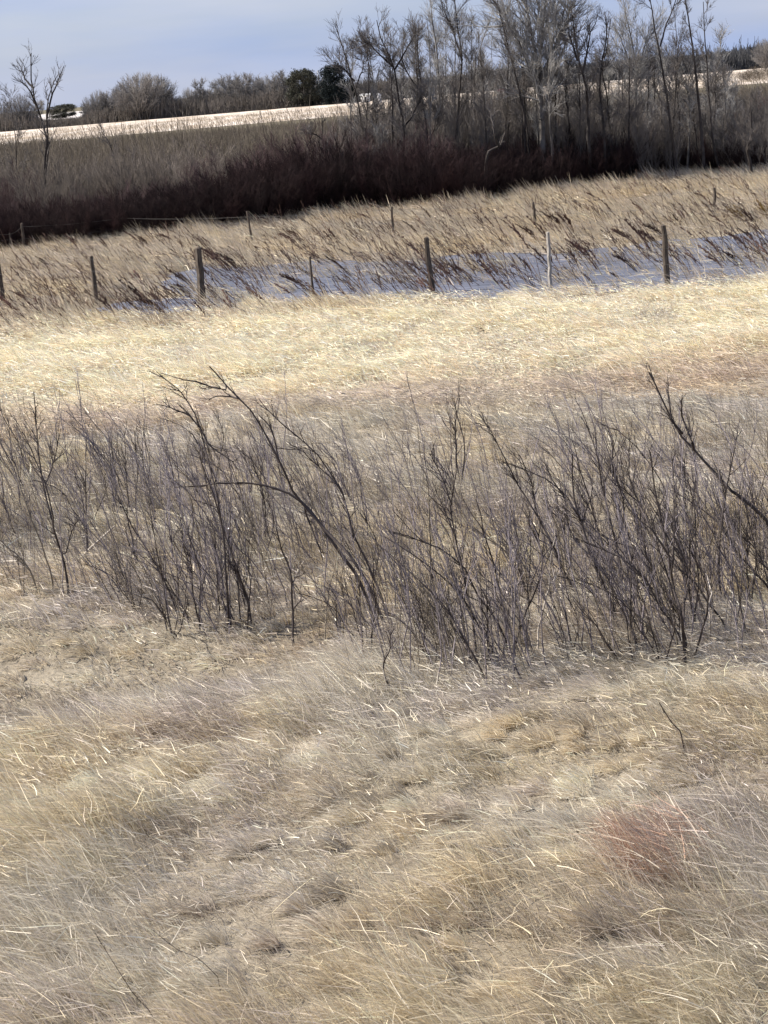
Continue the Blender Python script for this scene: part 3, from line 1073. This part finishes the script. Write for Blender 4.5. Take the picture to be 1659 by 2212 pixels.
def far_tree_meshes(shape, mat, dense):
    """unit-height round-crowned tree"""
    T = grow(np.array([[0, 0, -0.01]]), np.array([[0, 0, 1.0]]), np.array([0.75]), 8, 0.03)
    mains, _ = side_shoots(T, 20, 0.06, 0.95, 40, 0.35, 0.62, 7, 0.09, (0, 0, 0.07), 0.35)
    mains[:, :, :2] *= shape
    b2, _ = side_shoots(mains, int(9 * dense), 0.2, 1, 34, 0.12, 0.30, 5, 0.1, (0, 0, 0.04), 0.3)
    b3, _ = side_shoots(b2, int(7 * dense), 0.1, 1, 38, 0.05, 0.13, 3, 0.1, (0, 0, 0.02), 0.2)
    k = 1.0 / np.percentile(b3[:, :, 2], 99.7)
    T, mains, b2, b3 = T * k, mains * k, b2 * k, b3 * k
    tr = tube_mesh('trunk', [(T, taper(T, 0.022, 0.008), 6)], M_FAR_BK)
    cr = tube_mesh('crown', [(mains, taper(mains, 0.010, 0.004), 3), (b2, taper(b2, 0.0045, 0.0026), 3), (b3, taper(b3, 0.0036, 0.0022), 3)], mat)
    return tr, cr


def dome_tree(n, rx, mat, seed):
    rr = np.random.default_rng(seed)
    T = grow(np.array([[0, 0, -0.01]]), np.array([[0, 0, 1.0]]), np.array([0.7]), 8, 0.03)
    a = rr.uniform(0, 2 * math.pi, n)
    h = rr.uniform(-0.55, 1.0, n)
    lump = 0.80 + 0.32 * vnoise(a * 1.3 + seed, h * 3, 195)
    c = np.sqrt(np.clip(1 - h * h, 0, 1)) * lump * rr.uniform(0.7, 1.0, n)
    E = np.stack([np.cos(a) * c * rx, np.sin(a) * c * rx, 0.52 + 0.45 * h * lump], 1)
    B = np.stack([a * 0, a * 0, np.clip(E[:, 2] * rr.uniform(0.15, 0.6, n), 0.03, 0.6)], 1)
    M = (B + E) / 2 + np.stack([np.cos(a), np.sin(a), -a * 0 - 0.3], 1) * 0.05 + rr.normal(0, 0.02, (n, 3))
    t = np.linspace(0, 1, 7)[None, :, None]
    P = B[:, None] * (1 - t) ** 2 + M[:, None] * 2 * t * (1 - t) + E[:, None] * t * t
    P[:, 1:] += np.cumsum(rr.normal(0, 0.004, (n, 6, 3)), 1)
    q, _ = side_shoots(P, 13, 0.45, 1.0, 30, 0.04, 0.13, 3, 0.1, (0, 0, 0.03), 0.1)
    tr = tube_mesh('trunk', [(T, taper(T, 0.024, 0.010), 6)], M_FAR_BK)
    return tr, tube_mesh('crown', [(P, taper(P, 0.0060, 0.0022), 3), (q, taper(q, 0.0026, 0.0018), 3)], mat)


def needle_tree(mat, lop):
    T = np.linspace([0, 0, -0.01], [0, 0, 0.95], 6)[None]
    nc = 130
    z = rng.uniform(0.06, 0.95, nc)
    prof = lop * np.clip(1 - np.abs((z - 0.42) / 0.60) ** 2.6, 0, 1) ** 0.6 * rng.uniform(0.75, 1.12, nc)
    a = rng.uniform(0, 2 * math.pi, nc)
    r = prof * rng.random(nc) ** 0.4
    cc = np.stack([np.cos(a) * r, np.sin(a) * r, z], 1)
    n = 19000
    i = rng.integers(0, nc, n)
    Pc = cc[i] + rng.normal(0, 1, (n, 3)) * np.array([0.045, 0.045, 0.040]) * rng.uniform(0.6, 1.3, nc)[i][:, None]
    Pc[:, 2] = np.abs(Pc[:, 2])
    q = rng.normal(0, 1, (n, 2, 3)) * 0.013
    V = np.stack([Pc, Pc + q[:, 0], Pc + q[:, 0] + q[:, 1], Pc + q[:, 1]], 1).reshape(-1, 3)
    F = np.arange(n * 4).reshape(-1, 4)
    me = raw_mesh('crown', V, F)
    me.materials.append(mat)
    return tube_mesh('trunk', [(T, taper(T, 0.02, 0.005), 6)], M_FAR_BK), me


round_v = [far_tree_meshes(1.5, M_FAR_TW, 1.15) for _ in range(3)]
narrow_v = [far_tree_meshes(1.0, M_FAR_TW, 1.1) for _ in range(3)]
ever_d = needle_tree(M_EVER, 0.40)
ever_o = needle_tree(M_EVERB, 0.50)
big_round = dome_tree(330, 0.56, M_FAR_TW, 5)
round_v = [round_v[0], dome_tree(170, 0.55, M_FAR_TW, 6), dome_tree(200, 0.5, M_FAR_TW, 7)]


def far_tree(variant, u, vtop, Y, wfac, label, group=None, name='bare_tree', cat='tree'):
    p = at_depth(u, horizon(u), Y)
    p[2] = 0
    hz = at_depth(u, vtop, Y)[2]
    r = empty(name, p, rng.uniform(0, 6.28), (hz * wfac, hz * wfac, hz))
    tag(r, label, cat, group)
    link('trunk', variant[0], r)
    link('crown', variant[1], r)
    return r


far_tree(big_round, 300, 152, 503, 1.1, 'big round leafless tree on the far side of the pale field')
far_tree(big_round, 338, 156, 515, 0.95, 'round leafless tree touching the right side of the biggest far one')
far_tree(round_v[2], 268, 172, 512, 0.7, 'leafless tree just left of the big round far one')
far_tree(ever_o, 656, 148, 500, 0.95, 'dense olive brown tree left of the pale pole', name='dense_tree')
far_tree(ever_d, 722, 139, 495, 1.0, 'dense blue black evergreen right of the pale pole', name='evergreen_tree')
far_tree(ever_d, 752, 182, 500, 1.0, 'low dark evergreen at the foot of the blue black one', name='evergreen_tree')
far_tree(ever_o, 138, 225, 900, 2.4, 'small dark tree far away beyond the left field patch', name='dense_tree')
G_F = 'bare trees of the far treeline'
for u, vt, v_, w in [(-30, 215, 0, .8), (8, 212, 1, .8), (45, 198, 2, .7), (75, 215, 0, .8), (192, 205, 1, .6), (212, 190, 2, .6), (236, 196, 0, .7), (380, 205, 1, .9),
                     (408, 186, 2, .6), (432, 168, 3, .8), (455, 190, 0, .8), (470, 170, 3, .9), (492, 160, 4, .9), (512, 158, 5, .9), (534, 156, 3, .9), (552, 162, 4, .9),
                     (572, 170, 0, .8), (592, 158, 5, .8), (612, 150, 3, .8), (628, 158, 1, .7), (765, 175, 2, .8), (790, 170, 0, .9), (818, 172, 1, .9), (850, 165, 2, .9), (880, 162, 3, 1),
                     (912, 165, 0, .9), (945, 158, 1, .9), (978, 160, 2, .9), (1010, 155, 0, 1), (1045, 152, 1, 1)]:
    far_tree((round_v + narrow_v)[v_], u, vt, 510 + rng.uniform(-12, 25), w, 'grey leafless tree in the far treeline across the pale field', G_F)
far_tree(round_v[2], 1652, 80, 430, 0.9, 'bare tree cut by the right edge of the picture beyond the field')

# brush at the foot of the treeline, and the low far-off wood on the right
M_HEDGE = material('hedge', (0.09, 0.078, 0.07), (0.17, 0.15, 0.135), 0.1, 0.9)
M_WOOD = material('far_wood', (0.055, 0.057, 0.062), (0.10, 0.10, 0.105), 0.05, 0.9)
for k in range(34):
    u = 200 + k * 27 + rng.uniform(-8, 8)
    vt = horizon(u) - float(np.interp(u, [200, 260, 330, 400, 440, 520, 640, 780, 1150], [10, 26, 30, -2, 10, 28, 30, 4, 2])) - rng.uniform(-10, 4)
    far_tree((round_v + narrow_v)[k % 6], u, vt, 545 + rng.uniform(-8, 15), 0.9, 'grey leafless tree in the far treeline across the pale field', G_F)
brush_mass('hedge_brush', 'dark brush along the foot of the far treeline', 14000, lambda n: rng.uniform(-80, 1100, n), lambda a: horizon(a) + float(np.interp(a, [-80, 60, 90, 175, 200, 1100], [0, 4, 26, 26, 0, 0])), 500, 560, M_HEDGE, 0.05, 'brush')
brush_mass('distant_wood', 'low blue grey wood along the horizon at right', 20000, lambda n: rng.uniform(1020, 1760, n),
           lambda a: horizon(a) + float(np.interp(a, [1020, 1100, 1250, 1400, 1500, 1660, 1760], [-4, -2, 4, 0, 4, -8, -8])), 505, 600, M_WOOD, 0.08)
for u, v, w in [(1628, 176, 2.4), (1655, 172, 3.0), (1508, 152, 1.6)]:
    p = at(u, v)
    put_bush(olive_v, p, w * 1.6, w * 0.9, 'dark low shrub growing alone in the pale field at right', 'shrubs growing in the pale field')

# ------------------------------------------------------------------ things by the far treeline
M_WHITE = material('white_paint', (0.62, 0.61, 0.60), (0.75, 0.74, 0.73), 0.8, 0.6)
M_ROOF = material('snowy_roof', (0.58, 0.57, 0.58), (0.80, 0.79, 0.80), 0.6, 0.8)
M_SIDING = material('grey_siding', (0.16, 0.14, 0.13), (0.24, 0.21, 0.20), 1.0, 0.9)
M_DARKOPEN = material('dark_opening', (0.02, 0.02, 0.022), (0.04, 0.04, 0.04), 1.0, 0.6)
M_YELLOW = material('yellow_paint', (0.34, 0.29, 0.05), (0.42, 0.36, 0.08), 1.0, 0.6)
M_RED = material('red_paint', (0.16, 0.04, 0.045), (0.24, 0.07, 0.07), 1.0, 0.6)


def shed(label, u, v, w, d, h, ridge, wall_m, roof_m, name='farm_shed'):
    p = at(u, v)
    r = empty(name, p)
    tag(r, label, 'shed')
    link('wall', box_mesh('wall', -w / 2, w / 2, -d / 2, d / 2, -0.2, h, wall_m), r)
    V = np.array([(-w / 2 - .2, -d / 2 - .25, h), (w / 2 + .2, -d / 2 - .25, h), (w / 2 + .2, 0, h + ridge), (-w / 2 - .2, 0, h + ridge), (-w / 2 - .2, d / 2 + .25, h), (w / 2 + .2, d / 2 + .25, h),
                  (-w / 2 - .2, -d / 2 - .25, h - .08), (w / 2 + .2, -d / 2 - .25, h - .08), (-w / 2 - .2, d / 2 + .25, h - .08), (w / 2 + .2, d / 2 + .25, h - .08)], float)
    me = bpy.data.meshes.new('roof')
    me.from_pydata([tuple(q) for q in V], [], [(0, 1, 2, 3), (3, 2, 5, 4), (0, 3, 4, 8, 6), (1, 7, 9, 5, 2), (0, 6, 7, 1), (4, 5, 9, 8), (6, 8, 9, 7)])
    me.materials.append(roof_m)
    link('roof', me, r)
    link('door', box_mesh('door', -w * .12, w * .12, -d / 2 - .04, -d / 2 - .003, -0.1, h * .8, M_DARKOPEN), r)
    return r


shed('long low shed with a snow white roof among the far trees', 533, 237, 8.5, 5, 2.6, 0.5, M_SIDING, M_ROOF)
shed('small square white shed at the left end of the grove', 790, 222, 2.1, 2.2, 1.7, 0.45, M_WHITE, M_WHITE)
shed('low red roofed shed behind the pale field and grove', 1090, 206, 2.6, 2, 0.8, 0.5, M_WHITE, M_RED)
# white upright tank
p = at(819, 224)
r = empty('storage_tank', p)
tag(r, 'upright white rounded tank right of the small white shed', 'tank')
z = np.array([-0.1, 0.02, 0.25, 0.9, 1.6, 2.0, 2.22, 2.3])
rd = np.array([0.3, 0.55, 0.62, 0.64, 0.62, 0.48, 0.25, 0.02])
P = np.zeros((1, 8, 3)); P[0, :, 2] = z
V, F = tubes([(P, rd[None], 18)])
me = raw_mesh('shell', V, F, True); me.materials.append(M_WHITE)
link('shell', me, r)
link('hatch', tube_mesh('hatch', [(np.array([[[0, 0, 2.24], [0, 0, 2.40], [0, 0, 2.41]]], float), np.array([[.16, .16, .01]]), 12)], M_DARKOPEN), r)
# pale pole between the two dense trees
p = at(694, 224)
r = empty('utility_pole', p)
hp = at_depth(689, 152, p[1])[2]
tag(r, 'thin pale pole between the two dense far trees', 'pole')
P = np.array([[[0, 0, -0.3], [-0.1, 0, hp * .5], [-0.2, 0, hp]]])
link('pole', tube_mesh('pole', [(P, np.array([[.15, .13, .11]]), 8)], M_WHITE), r)
P = np.array([[[-0.75, -.16, hp - .4], [-0.2, -.16, hp - .38], [0.35, -.16, hp - .4]]])
link('crossarm', tube_mesh('crossarm', [(P, np.full((1, 3), .05), 6)], M_WHITE), r)
# small yellow cabinet
p = at(1128, 208)
r = empty('utility_box', p)
tag(r, 'small yellow box at the field edge left of the biggest trunk', 'box')
link('cabinet', box_mesh('cabinet', -.35, .35, -.3, .3, 0, 0.95, M_YELLOW), r)
link('lid', box_mesh('lid', -.4, .4, -.35, .35, .953, 1.05, M_YELLOW), r)

# ------------------------------------------------------------------ sapling thicket in the middle ground
M_SAP_D = material('sapling_dark', (0.035, 0.028, 0.028), (0.085, 0.070, 0.066), 5, 0.8)
M_SAP_P = material('sapling_grey', (0.062, 0.053, 0.058), (0.25, 0.22, 0.235), 3, 0.85, obj_var=0.3)
M_SAP_T = material('sapling_tan', (0.15, 0.125, 0.095), (0.28, 0.24, 0.19), 3, 0.85, obj_var=0.25)
M_DEAD = material('bleached_wood', (0.30, 0.26, 0.22), (0.52, 0.47, 0.42), 6, 0.85, 0.3)


def hero(label, pts, r0, forks=(), mat=None, twigs=12, tl=0.35, name='bare_sapling', dy=0.25, base_uv=None, cat='sapling', r_end=0.3, n2=3):
    b = at(*pts[0])
    root = empty(name, b)
    tag(root, label, cat)
    mat = mat or M_SAP_D
    Y = b[1]
    K = 20

    def line(q, k, first):
        W = [at_depth(u, v, Y + rng.normal(0, dy * 0.4)) for u, v in q]
        if first:
            W[0] = b - np.array([0, 0, 0.03])
        T = resample(np.array(W), k) - b
        T[1:] += np.cumsum(rng.normal(0, 0.0035, (k - 1, 3)), 0)
        return T
    T = line(pts, K, True)
    ms = [T]
    rs = [taper(T[None], r0, r0 * r_end)]
    for f in forks:
        q = line(f, 12, False)
        j = np.argmin(np.linalg.norm(T - q[0], axis=1))
        if np.linalg.norm(T[j] - q[0]) < 0.5:
            q[0] = T[j]
        ms.append(q)
        rs.append(taper(q[None], r0 * 0.6, r0 * 0.2))
    link('stem', tube_mesh('stem', [(a[None], b_, 6) for a, b_ in zip(ms, rs)], mat), root)
    bs = []
    for j, a in enumerate(ms):
        q, _ = side_shoots(a[None], twigs if j == 0 else max(3, twigs // 2), 0.25 if j == 0 else 0.1, 0.99, 27, tl * 0.4, tl, 6, 0.10, (-0.03, 0, 0.07), 0.4)
        bs.append(q)
    q = np.concatenate(bs)
    q2, _ = side_shoots(q, n2, 0.2, 0.95, 28, tl * 0.15, tl * 0.4, 4, 0.1, (0, 0, 0.06), 0.3)
    link('crown', tube_mesh('crown', [(q, taper(q, 0.0048, 0.0018), 3), (q2, taper(q2, 0.0026, 0.0012), 3)], mat), root)
    return root


hero('tall dark sapling bent far left with forked tip above the thicket', [(832, 1348), (800, 1270), (762, 1205), (694, 1130), (660, 1090), (635, 1060), (610, 1001), (585, 951), (546, 887), (501, 842), (475, 812), (451, 788)], 0.017,
     [[(503, 844), (475, 840), (446, 832), (420, 822), (398, 820), (347, 803)], [(520, 862), (495, 856), (466, 858), (448, 866)], [(600, 985), (585, 930), (560, 900)]], twigs=7, tl=0.30)
hero('dark arched sapling curving over to a flat tip on the left', [(812, 1330), (770, 1240), (712, 1160), (680, 1108), (655, 1084), (632, 1066), (610, 1056), (580, 1046), (546, 1041), (510, 1041), (476, 1043), (430, 1048), (380, 1050)], 0.019,
     [[(655, 1085), (664, 1120), (690, 1180), (694, 1205)]], twigs=5, tl=0.22)
hero('slender leaning sapling right of the arched one', [(838, 1345), (826, 1285), (790, 1200), (764, 1145), (744, 1056), (694, 981), (645, 937), (595, 897), (565, 862)], 0.012,
     [[(744, 1060), (700, 1020), (655, 975), (620, 965)]], twigs=18, tl=0.35)
hero('many branched sapling with a tip reaching the golden grass left of the bent one', [(494, 1360), (489, 1264), (481, 1155), (466, 1066), (440, 951), (422, 897), (395, 850), (382, 837), (350, 812), (322, 800)], 0.013,
     [[(436, 930), (405, 895), (372, 888), (350, 870)], [(440, 950), (470, 975), (505, 1000)]], twigs=16, tl=0.32)
hero('leaning dark sapling with a thick foot near the arched one', [(543, 1366), (538, 1300), (516, 1224), (486, 1135), (468, 1060), (440, 985)], 0.013, [[(538, 1310), (520, 1260), (500, 1200)]], twigs=12)
hero('small crooked dark sapling standing in front of pale grass', [(633, 1405), (632, 1313), (630, 1244), (612, 1199), (600, 1150), (594, 1090)], 0.013,
     [[(632, 1318), (645, 1300), (650, 1285)], [(630, 1262), (640, 1245), (650, 1240)]], twigs=8, tl=0.25)
hero('Y shaped sapling at the left with two long upright forks', [(149, 1290), (144, 1250), (137, 1204), (114, 1125), (94, 1046), (82, 966), (77, 900), (72, 845)], 0.014,
     [[(138, 1205), (150, 1170), (160, 1140), (172, 1118)], [(120, 1140), (100, 1060), (60, 960), (30, 900)], [(96, 1050), (120, 980), (130, 930)]], twigs=16, tl=0.38)
hero('thin upright sapling behind the bleached broken branch', [(190, 1232), (188, 1150), (186, 1080), (184, 990), (186, 930)], 0.010, twigs=10)
hero('thick dark stub leaning left above the grass', [(300, 1236), (290, 1190), (283, 1150), (276, 1128)], 0.020, [[(300, 1220), (284, 1180), (270, 1145)]], twigs=5, tl=0.25)
hero('brown sapling leaning left behind the lower grass edge', [(385, 1330), (352, 1249), (320, 1190), (298, 1155), (270, 1100), (240, 1030)], 0.011, twigs=14)
hero('clump of upright stems at the lower left of the thicket', [(372, 1378), (360, 1310), (352, 1250), (345, 1180), (330, 1100)], 0.010,
     [[(378, 1370), (385, 1290), (380, 1200), (372, 1130)], [(388, 1375), (400, 1290), (404, 1200)], [(372, 1370), (340, 1300), (310, 1230)]], twigs=12)
hero('two stemmed forked sapling at the right front of the thicket', [(1480, 1445), (1478, 1400), (1471, 1322), (1450, 1268), (1440, 1200), (1424, 1120), (1408, 1040), (1402, 970)], 0.016,
     [[(1471, 1325), (1484, 1290), (1491, 1240), (1492, 1171), (1494, 1110)], [(1448, 1262), (1455, 1170), (1456, 1050), (1452, 985)], [(1436, 1190), (1400, 1130), (1370, 1080), (1335, 1050)]], twigs=14)
hero('long dark sapling leaning left with a bundle of stems at its foot', [(1340, 1364), (1325, 1310), (1307, 1262), (1277, 1191), (1256, 1121), (1246, 1080), (1243, 1030), (1245, 984)], 0.018,
     [[(1256, 1121), (1235, 1100), (1216, 1078), (1196, 1045), (1180, 1018)], [(1330, 1350), (1328, 1300), (1322, 1262)], [(1262, 1130), (1268, 1090), (1280, 1050)]], twigs=10)
hero('small forked sapling low in front of the grass right of centre', [(1382, 1424), (1376, 1390), (1366, 1358), (1366, 1300), (1368, 1252), (1372, 1200)], 0.014,
     [[(1382, 1400), (1394, 1370), (1404, 1342), (1408, 1320)]], twigs=6, tl=0.22)
hero('thick dark leaning sapling entering from the right edge', [(1720, 1290), (1690, 1200), (1655, 1125), (1636, 1105), (1606, 1080), (1579, 1060), (1539, 1015), (1498, 965), (1473, 939), (1448, 894), (1425, 840), (1408, 803)], 0.022,
     [[(1480, 945), (1450, 900), (1445, 860), (1440, 840)], [(1500, 968), (1470, 900), (1468, 860)]], twigs=16, tl=0.35)
hero('leaning sapling below the thick one at the right edge', [(1690, 1300), (1629, 1227), (1589, 1176), (1560, 1130), (1530, 1100)], 0.014, twigs=14)
hero('curved sapling with a pale lit side right of centre', [(1345, 1300), (1340, 1250), (1335, 1190), (1319, 1121), (1302, 1060), (1290, 1000), (1268, 930), (1255, 895)], 0.013, [[(1302, 1060), (1320, 1000), (1322, 950)]], twigs=16)
hero('slanting sapling line crossing behind the forked ones', [(1450, 1210), (1400, 1150), (1367, 1106), (1340, 1060), (1325, 1020), (1382, 960)][:5], 0.012, [[(1400, 1150), (1440, 1060), (1382, 970), (1330, 925), (1275, 912)]], twigs=10)
hero('twisted bleached stem with a hooked top in the thicket', [(1160, 1402), (1166, 1350), (1178, 1300), (1190, 1262), (1194, 1200), (1204, 1145)], 0.010, [[(1190, 1260), (1202, 1245)]], mat=M_DEAD, twigs=4, tl=0.2)
hero('wavy bleached stem at the right front of the thicket', [(1534, 1398), (1535, 1353), (1530, 1310), (1537, 1282), (1528, 1240), (1514, 1220)], 0.009, mat=M_DEAD, twigs=4, tl=0.2)
hero('pair of straight stems at the lower centre of the thicket', [(1058, 1440), (1057, 1380), (1052, 1277), (1050, 1220)], 0.011, [[(1064, 1420), (1062, 1350), (1060, 1290)]], twigs=8, tl=0.25)
hero('lowest dark stem at the front edge of the thicket leaning left', [(853, 1503), (836, 1470), (828, 1440), (842, 1395), (846, 1360)], 0.011, twigs=5, tl=0.2)
hero('forked grey sapling between centre and right with long side branch', [(1030, 1420), (1020, 1330), (1005, 1250), (990, 1180), (975, 1100), (990, 1010), (985, 930)], 0.012, [[(990, 1180), (965, 1120), (940, 1060)], [(980, 1100), (950, 1020), (930, 980)]], twigs=16)
hero('tall thin sapling with a fuzzy top at the right above the thicket', [(1560, 1330), (1552, 1230), (1560, 1130), (1572, 1040), (1590, 960), (1598, 900)], 0.011, twigs=18)
hero('leaning sapling with twiggy grey head right of centre', [(1250, 1300), (1200, 1190), (1160, 1110), (1120, 1050), (1090, 990), (1060, 930), (1035, 895)], 0.013, [[(1160, 1110), (1150, 1040), (1120, 980)]], twigs=20)

# bleached broken branch propped on the ground
b = at(156, 1224)
root = empty('broken_branch', b)
tag(root, 'bleached broken branch propped at a slant in the left thicket', 'branch')
P = resample(np.array([b, at_depth(200, 1180, b[1]), at_depth(248, 1136, b[1])]), 8) - b
link('limb', tube_mesh('limb', [(P[None], taper(P[None], 0.020, 0.008), 7)], M_DEAD), root)
q, _ = side_shoots(P[None], 3, 0.4, 0.9, 35, 0.1, 0.25, 4, 0.1, (0, 0, 0))
link('twig', tube_mesh('twig', [(q, taper(q, 0.005, 0.002), 4)], M_DEAD), root)

ZF = ([-80, 0, 150, 260, 400, 560, 700, 850, 1100, 1300, 1450, 1660, 1760], [1270, 1285, 1300, 1330, 1385, 1390, 1400, 1490, 1490, 1440, 1450, 1400, 1390])
ZB = ([-80, 0, 300, 560, 800, 1000, 1200, 1500, 1760], [1000, 980, 985, 1020, 1010, 1030, 1000, 970, 960])


def sap_mesh(mat, i):
    n = 1 + i % 3
    S0 = rng.normal(0, 0.03, (n, 3)); S0[:, 2] = -0.03
    D = np.tile([(-0.06 - 0.12 * (i % 2), 0, 1.0)], (n, 1)) + rng.normal(0, 0.13, (n, 3))
    P = grow(S0, D, rng.uniform(0.7, 1.05, n), 12, 0.10, (-0.022 * (i % 3), 0, 0.01))
    a, _ = side_shoots(P, 8, 0.18, 0.97, 22, 0.12, 0.45, 6, 0.09, (-0.01, 0, 0.08), 0.45)
    c, _ = side_shoots(a, 2, 0.2, 0.95, 26, 0.05, 0.15, 4, 0.09, (0, 0, 0.06), 0.3)
    return tube_mesh('bare_sapling', [(P, taper(P, 0.0070, 0.0026), 5), (a, taper(a, 0.0032, 0.0013), 3), (c, taper(c, 0.0016, 0.0009), 3)], mat)


sv = [sap_mesh(mm, i) for i in range(5) for mm in (M_SAP_P, M_SAP_D, M_SAP_T)]
cnt = 0
while cnt < 235:
    u = rng.uniform(-70, 1740)
    vf = float(np.interp(u, *ZF))
    vb = float(np.interp(u, *ZB))
    v = vb + (vf - vb) * rng.random() ** 0.75
    if float(vnoise(u / 120, v / 90, 200)) < rng.uniform(0.1, 0.62):
        continue
    p = at(u, v)
    o = link('bare_sapling', sv[rng.integers(len(sv))], None, p)
    s = rng.uniform(0.55, 1.0) + 0.75 * rng.random() ** 2
    o.scale = (s, s, s)
    o.rotation_euler = (0, 0, rng.normal(0, 0.5))
    tag(o, 'thin leafless grey sapling in the crowd of the middle thicket', 'sapling', 'thin saplings of the middle thicket')
    cnt += 1

# fine switches between the saplings: nobody could count them
n = 560
U = rng.uniform(-80, 1740, n)
vf = np.interp(U, *ZF)
vb = np.interp(U, *ZB)
Vv = vb + (vf - vb) * rng.random(n) ** 0.7
keep = vnoise(U / 120, Vv / 90, 200) > rng.uniform(0.1, 0.62, n)
base = np.array([at(a, b) for a, b in zip(U[keep], Vv[keep])])
n = len(base)
P = grow(base, np.tile([(-0.12, 0, 1.0)], (n, 1)) + rng.normal(0, 0.20, (n, 3)), rng.uniform(0.6, 1.5, n), 10, 0.09, (-0.02, 0, 0.01))
q, _ = side_shoots(P, 6, 0.2, 0.95, 26, 0.12, 0.45, 5, 0.10, (-0.01, 0, 0.07), 0.4)
me = tube_mesh('brush_stems', [(P, taper(P, 0.0062, 0.0024), 4), (q, taper(q, 0.0030, 0.0014), 3)], M_SAP_P)
tag(link('brush_stems', me), 'countless dark purple grey stems crowding the middle thicket', 'brush', kind='stuff')
n = 1800
U = rng.uniform(-80, 1740, n)
vf = np.interp(U, *ZF)
vb = np.interp(U, *ZB) - 40
Vv = vb + (vf - vb) * rng.random(n)
keep = vnoise(U / 100, Vv / 70, 210) > rng.uniform(0.05, 0.6, n)
U, Vv = U[keep], Vv[keep]
base = np.array([at(a, b) for a, b in zip(U, Vv)])
n = len(base)
P = grow(base, np.tile([(-0.08, 0, 1.0)], (n, 1)) + rng.normal(0, 0.17, (n, 3)), rng.uniform(0.3, 1.05, n), 7, 0.07, (-0.012, 0, 0.012))
q, _ = side_shoots(P, 4, 0.2, 0.95, 24, 0.1, 0.35, 4, 0.08, (0, 0, 0.07), 0.4)
half = n // 2
me = tube_mesh('brush_switches', [(P[:half], taper(P[:half], 0.0034, 0.0012), 3), (q[:half * 4], taper(q[:half * 4], 0.0016, 0.0009), 3)], M_SAP_P)
tag(link('brush_switches', me), 'fine grey purple switches filling the middle thicket', 'brush', kind='stuff')
me = tube_mesh('brush_switches', [(P[half:], taper(P[half:], 0.0034, 0.0012), 3), (q[half * 4:], taper(q[half * 4:], 0.0016, 0.0009), 3)], M_SAP_T)
tag(link('brush_switches', me), 'fine tan switches filling the middle thicket', 'brush', kind='stuff')

# ------------------------------------------------------------------ single pale stalks arching over the foreground grass
M_STALK = material('pale_stalk', (0.62, 0.54, 0.36), (0.74, 0.66, 0.48), 8, 0.7)
M_STALK_D = material('dark_stalk', (0.07, 0.055, 0.045), (0.14, 0.11, 0.09), 8, 0.8)


def stalk(label, pts, r=0.0022, dark=False):
    b = at(pts[0][0] + 12, pts[0][1] + 62)
    W = [b] + [at_depth(u, v, b[1] + rng.normal(0, 0.02)) for u, v in pts]
    r *= 1.25
    P = resample(np.array(W), 12) - b
    s = empty('grass_stalk', b)
    tag(s, label, 'stalk')
    mt = M_STALK_D if dark else M_STALK
    link('stem', tube_mesh('stem', [(P[None], taper(P[None], r, r * 0.5), 5)], mt), s)
    q, _ = side_shoots(P[None], 7, 0.80, 1.0, 18, 0.015, 0.05, 3, 0.1, (0, 0, 0))
    link('seed_head', tube_mesh('seed_head', [(q, taper(q, r * 0.6, r * 0.4), 3)], mt), s)


stalk('long pale stalk arching over the dark hollow at lower right', [(1500, 2010), (1490, 1990), (1470, 1970), (1440, 1962), (1405, 1966), (1385, 1980)], 0.0032)
stalk('pale stalk below the arching one at lower right', [(1510, 2030), (1480, 2000), (1440, 1988), (1400, 1990)], 0.0022)
stalk('long yellow stalk leaning left in the lower centre', [(1060, 1965), (1035, 1910), (1010, 1860), (975, 1820), (950, 1790)], 0.0026)
stalk('thin yellow stalk tilted right above the lower centre', [(935, 1812), (950, 1808), (990, 1795), (1022, 1780)], 0.0020)
stalk('pale stalk tilted right in the lower left centre', [(588, 1972), (610, 1950), (650, 1915), (672, 1898)], 0.0018)
stalk('bright short straw lying near the left centre', [(580, 1582), (560, 1578), (530, 1572), (515, 1572)], 0.0026)
stalk('pale stalk right of the rust coloured patch', [(1560, 1900), (1540, 1850), (1515, 1830), (1490, 1822)], 0.0028)
stalk('pale drooping stalk at the bottom left centre', [(590, 2110), (585, 2075), (565, 2055), (540, 2035)], 0.0020)
stalk('pale slanting straw at the lower left edge', [(395, 2180), (370, 2140), (340, 2110), (320, 2095)], 0.0022)
stalk('long dark stalk leaning left at the lower left', [(330, 2190), (290, 2150), (245, 2080), (205, 2015)], 0.0024, True)
stalk('second dark stalk at the lower left right of the long one', [(470, 2110), (430, 2070), (380, 2050), (330, 2010)], 0.0022, True)
stalk('pale stalk at the bottom right edge', [(1659, 2170), (1620, 2110), (1580, 2060), (1545, 2020)], 0.0026)
stalk('short dark twig stuck in the grass near the right edge', [(1470, 1580), (1450, 1560), (1425, 1520)], 0.0055, True)
stalk('straight pale straw in the grass below the thicket centre', [(1290, 1565), (1250, 1545), (1225, 1530)], 0.0030)
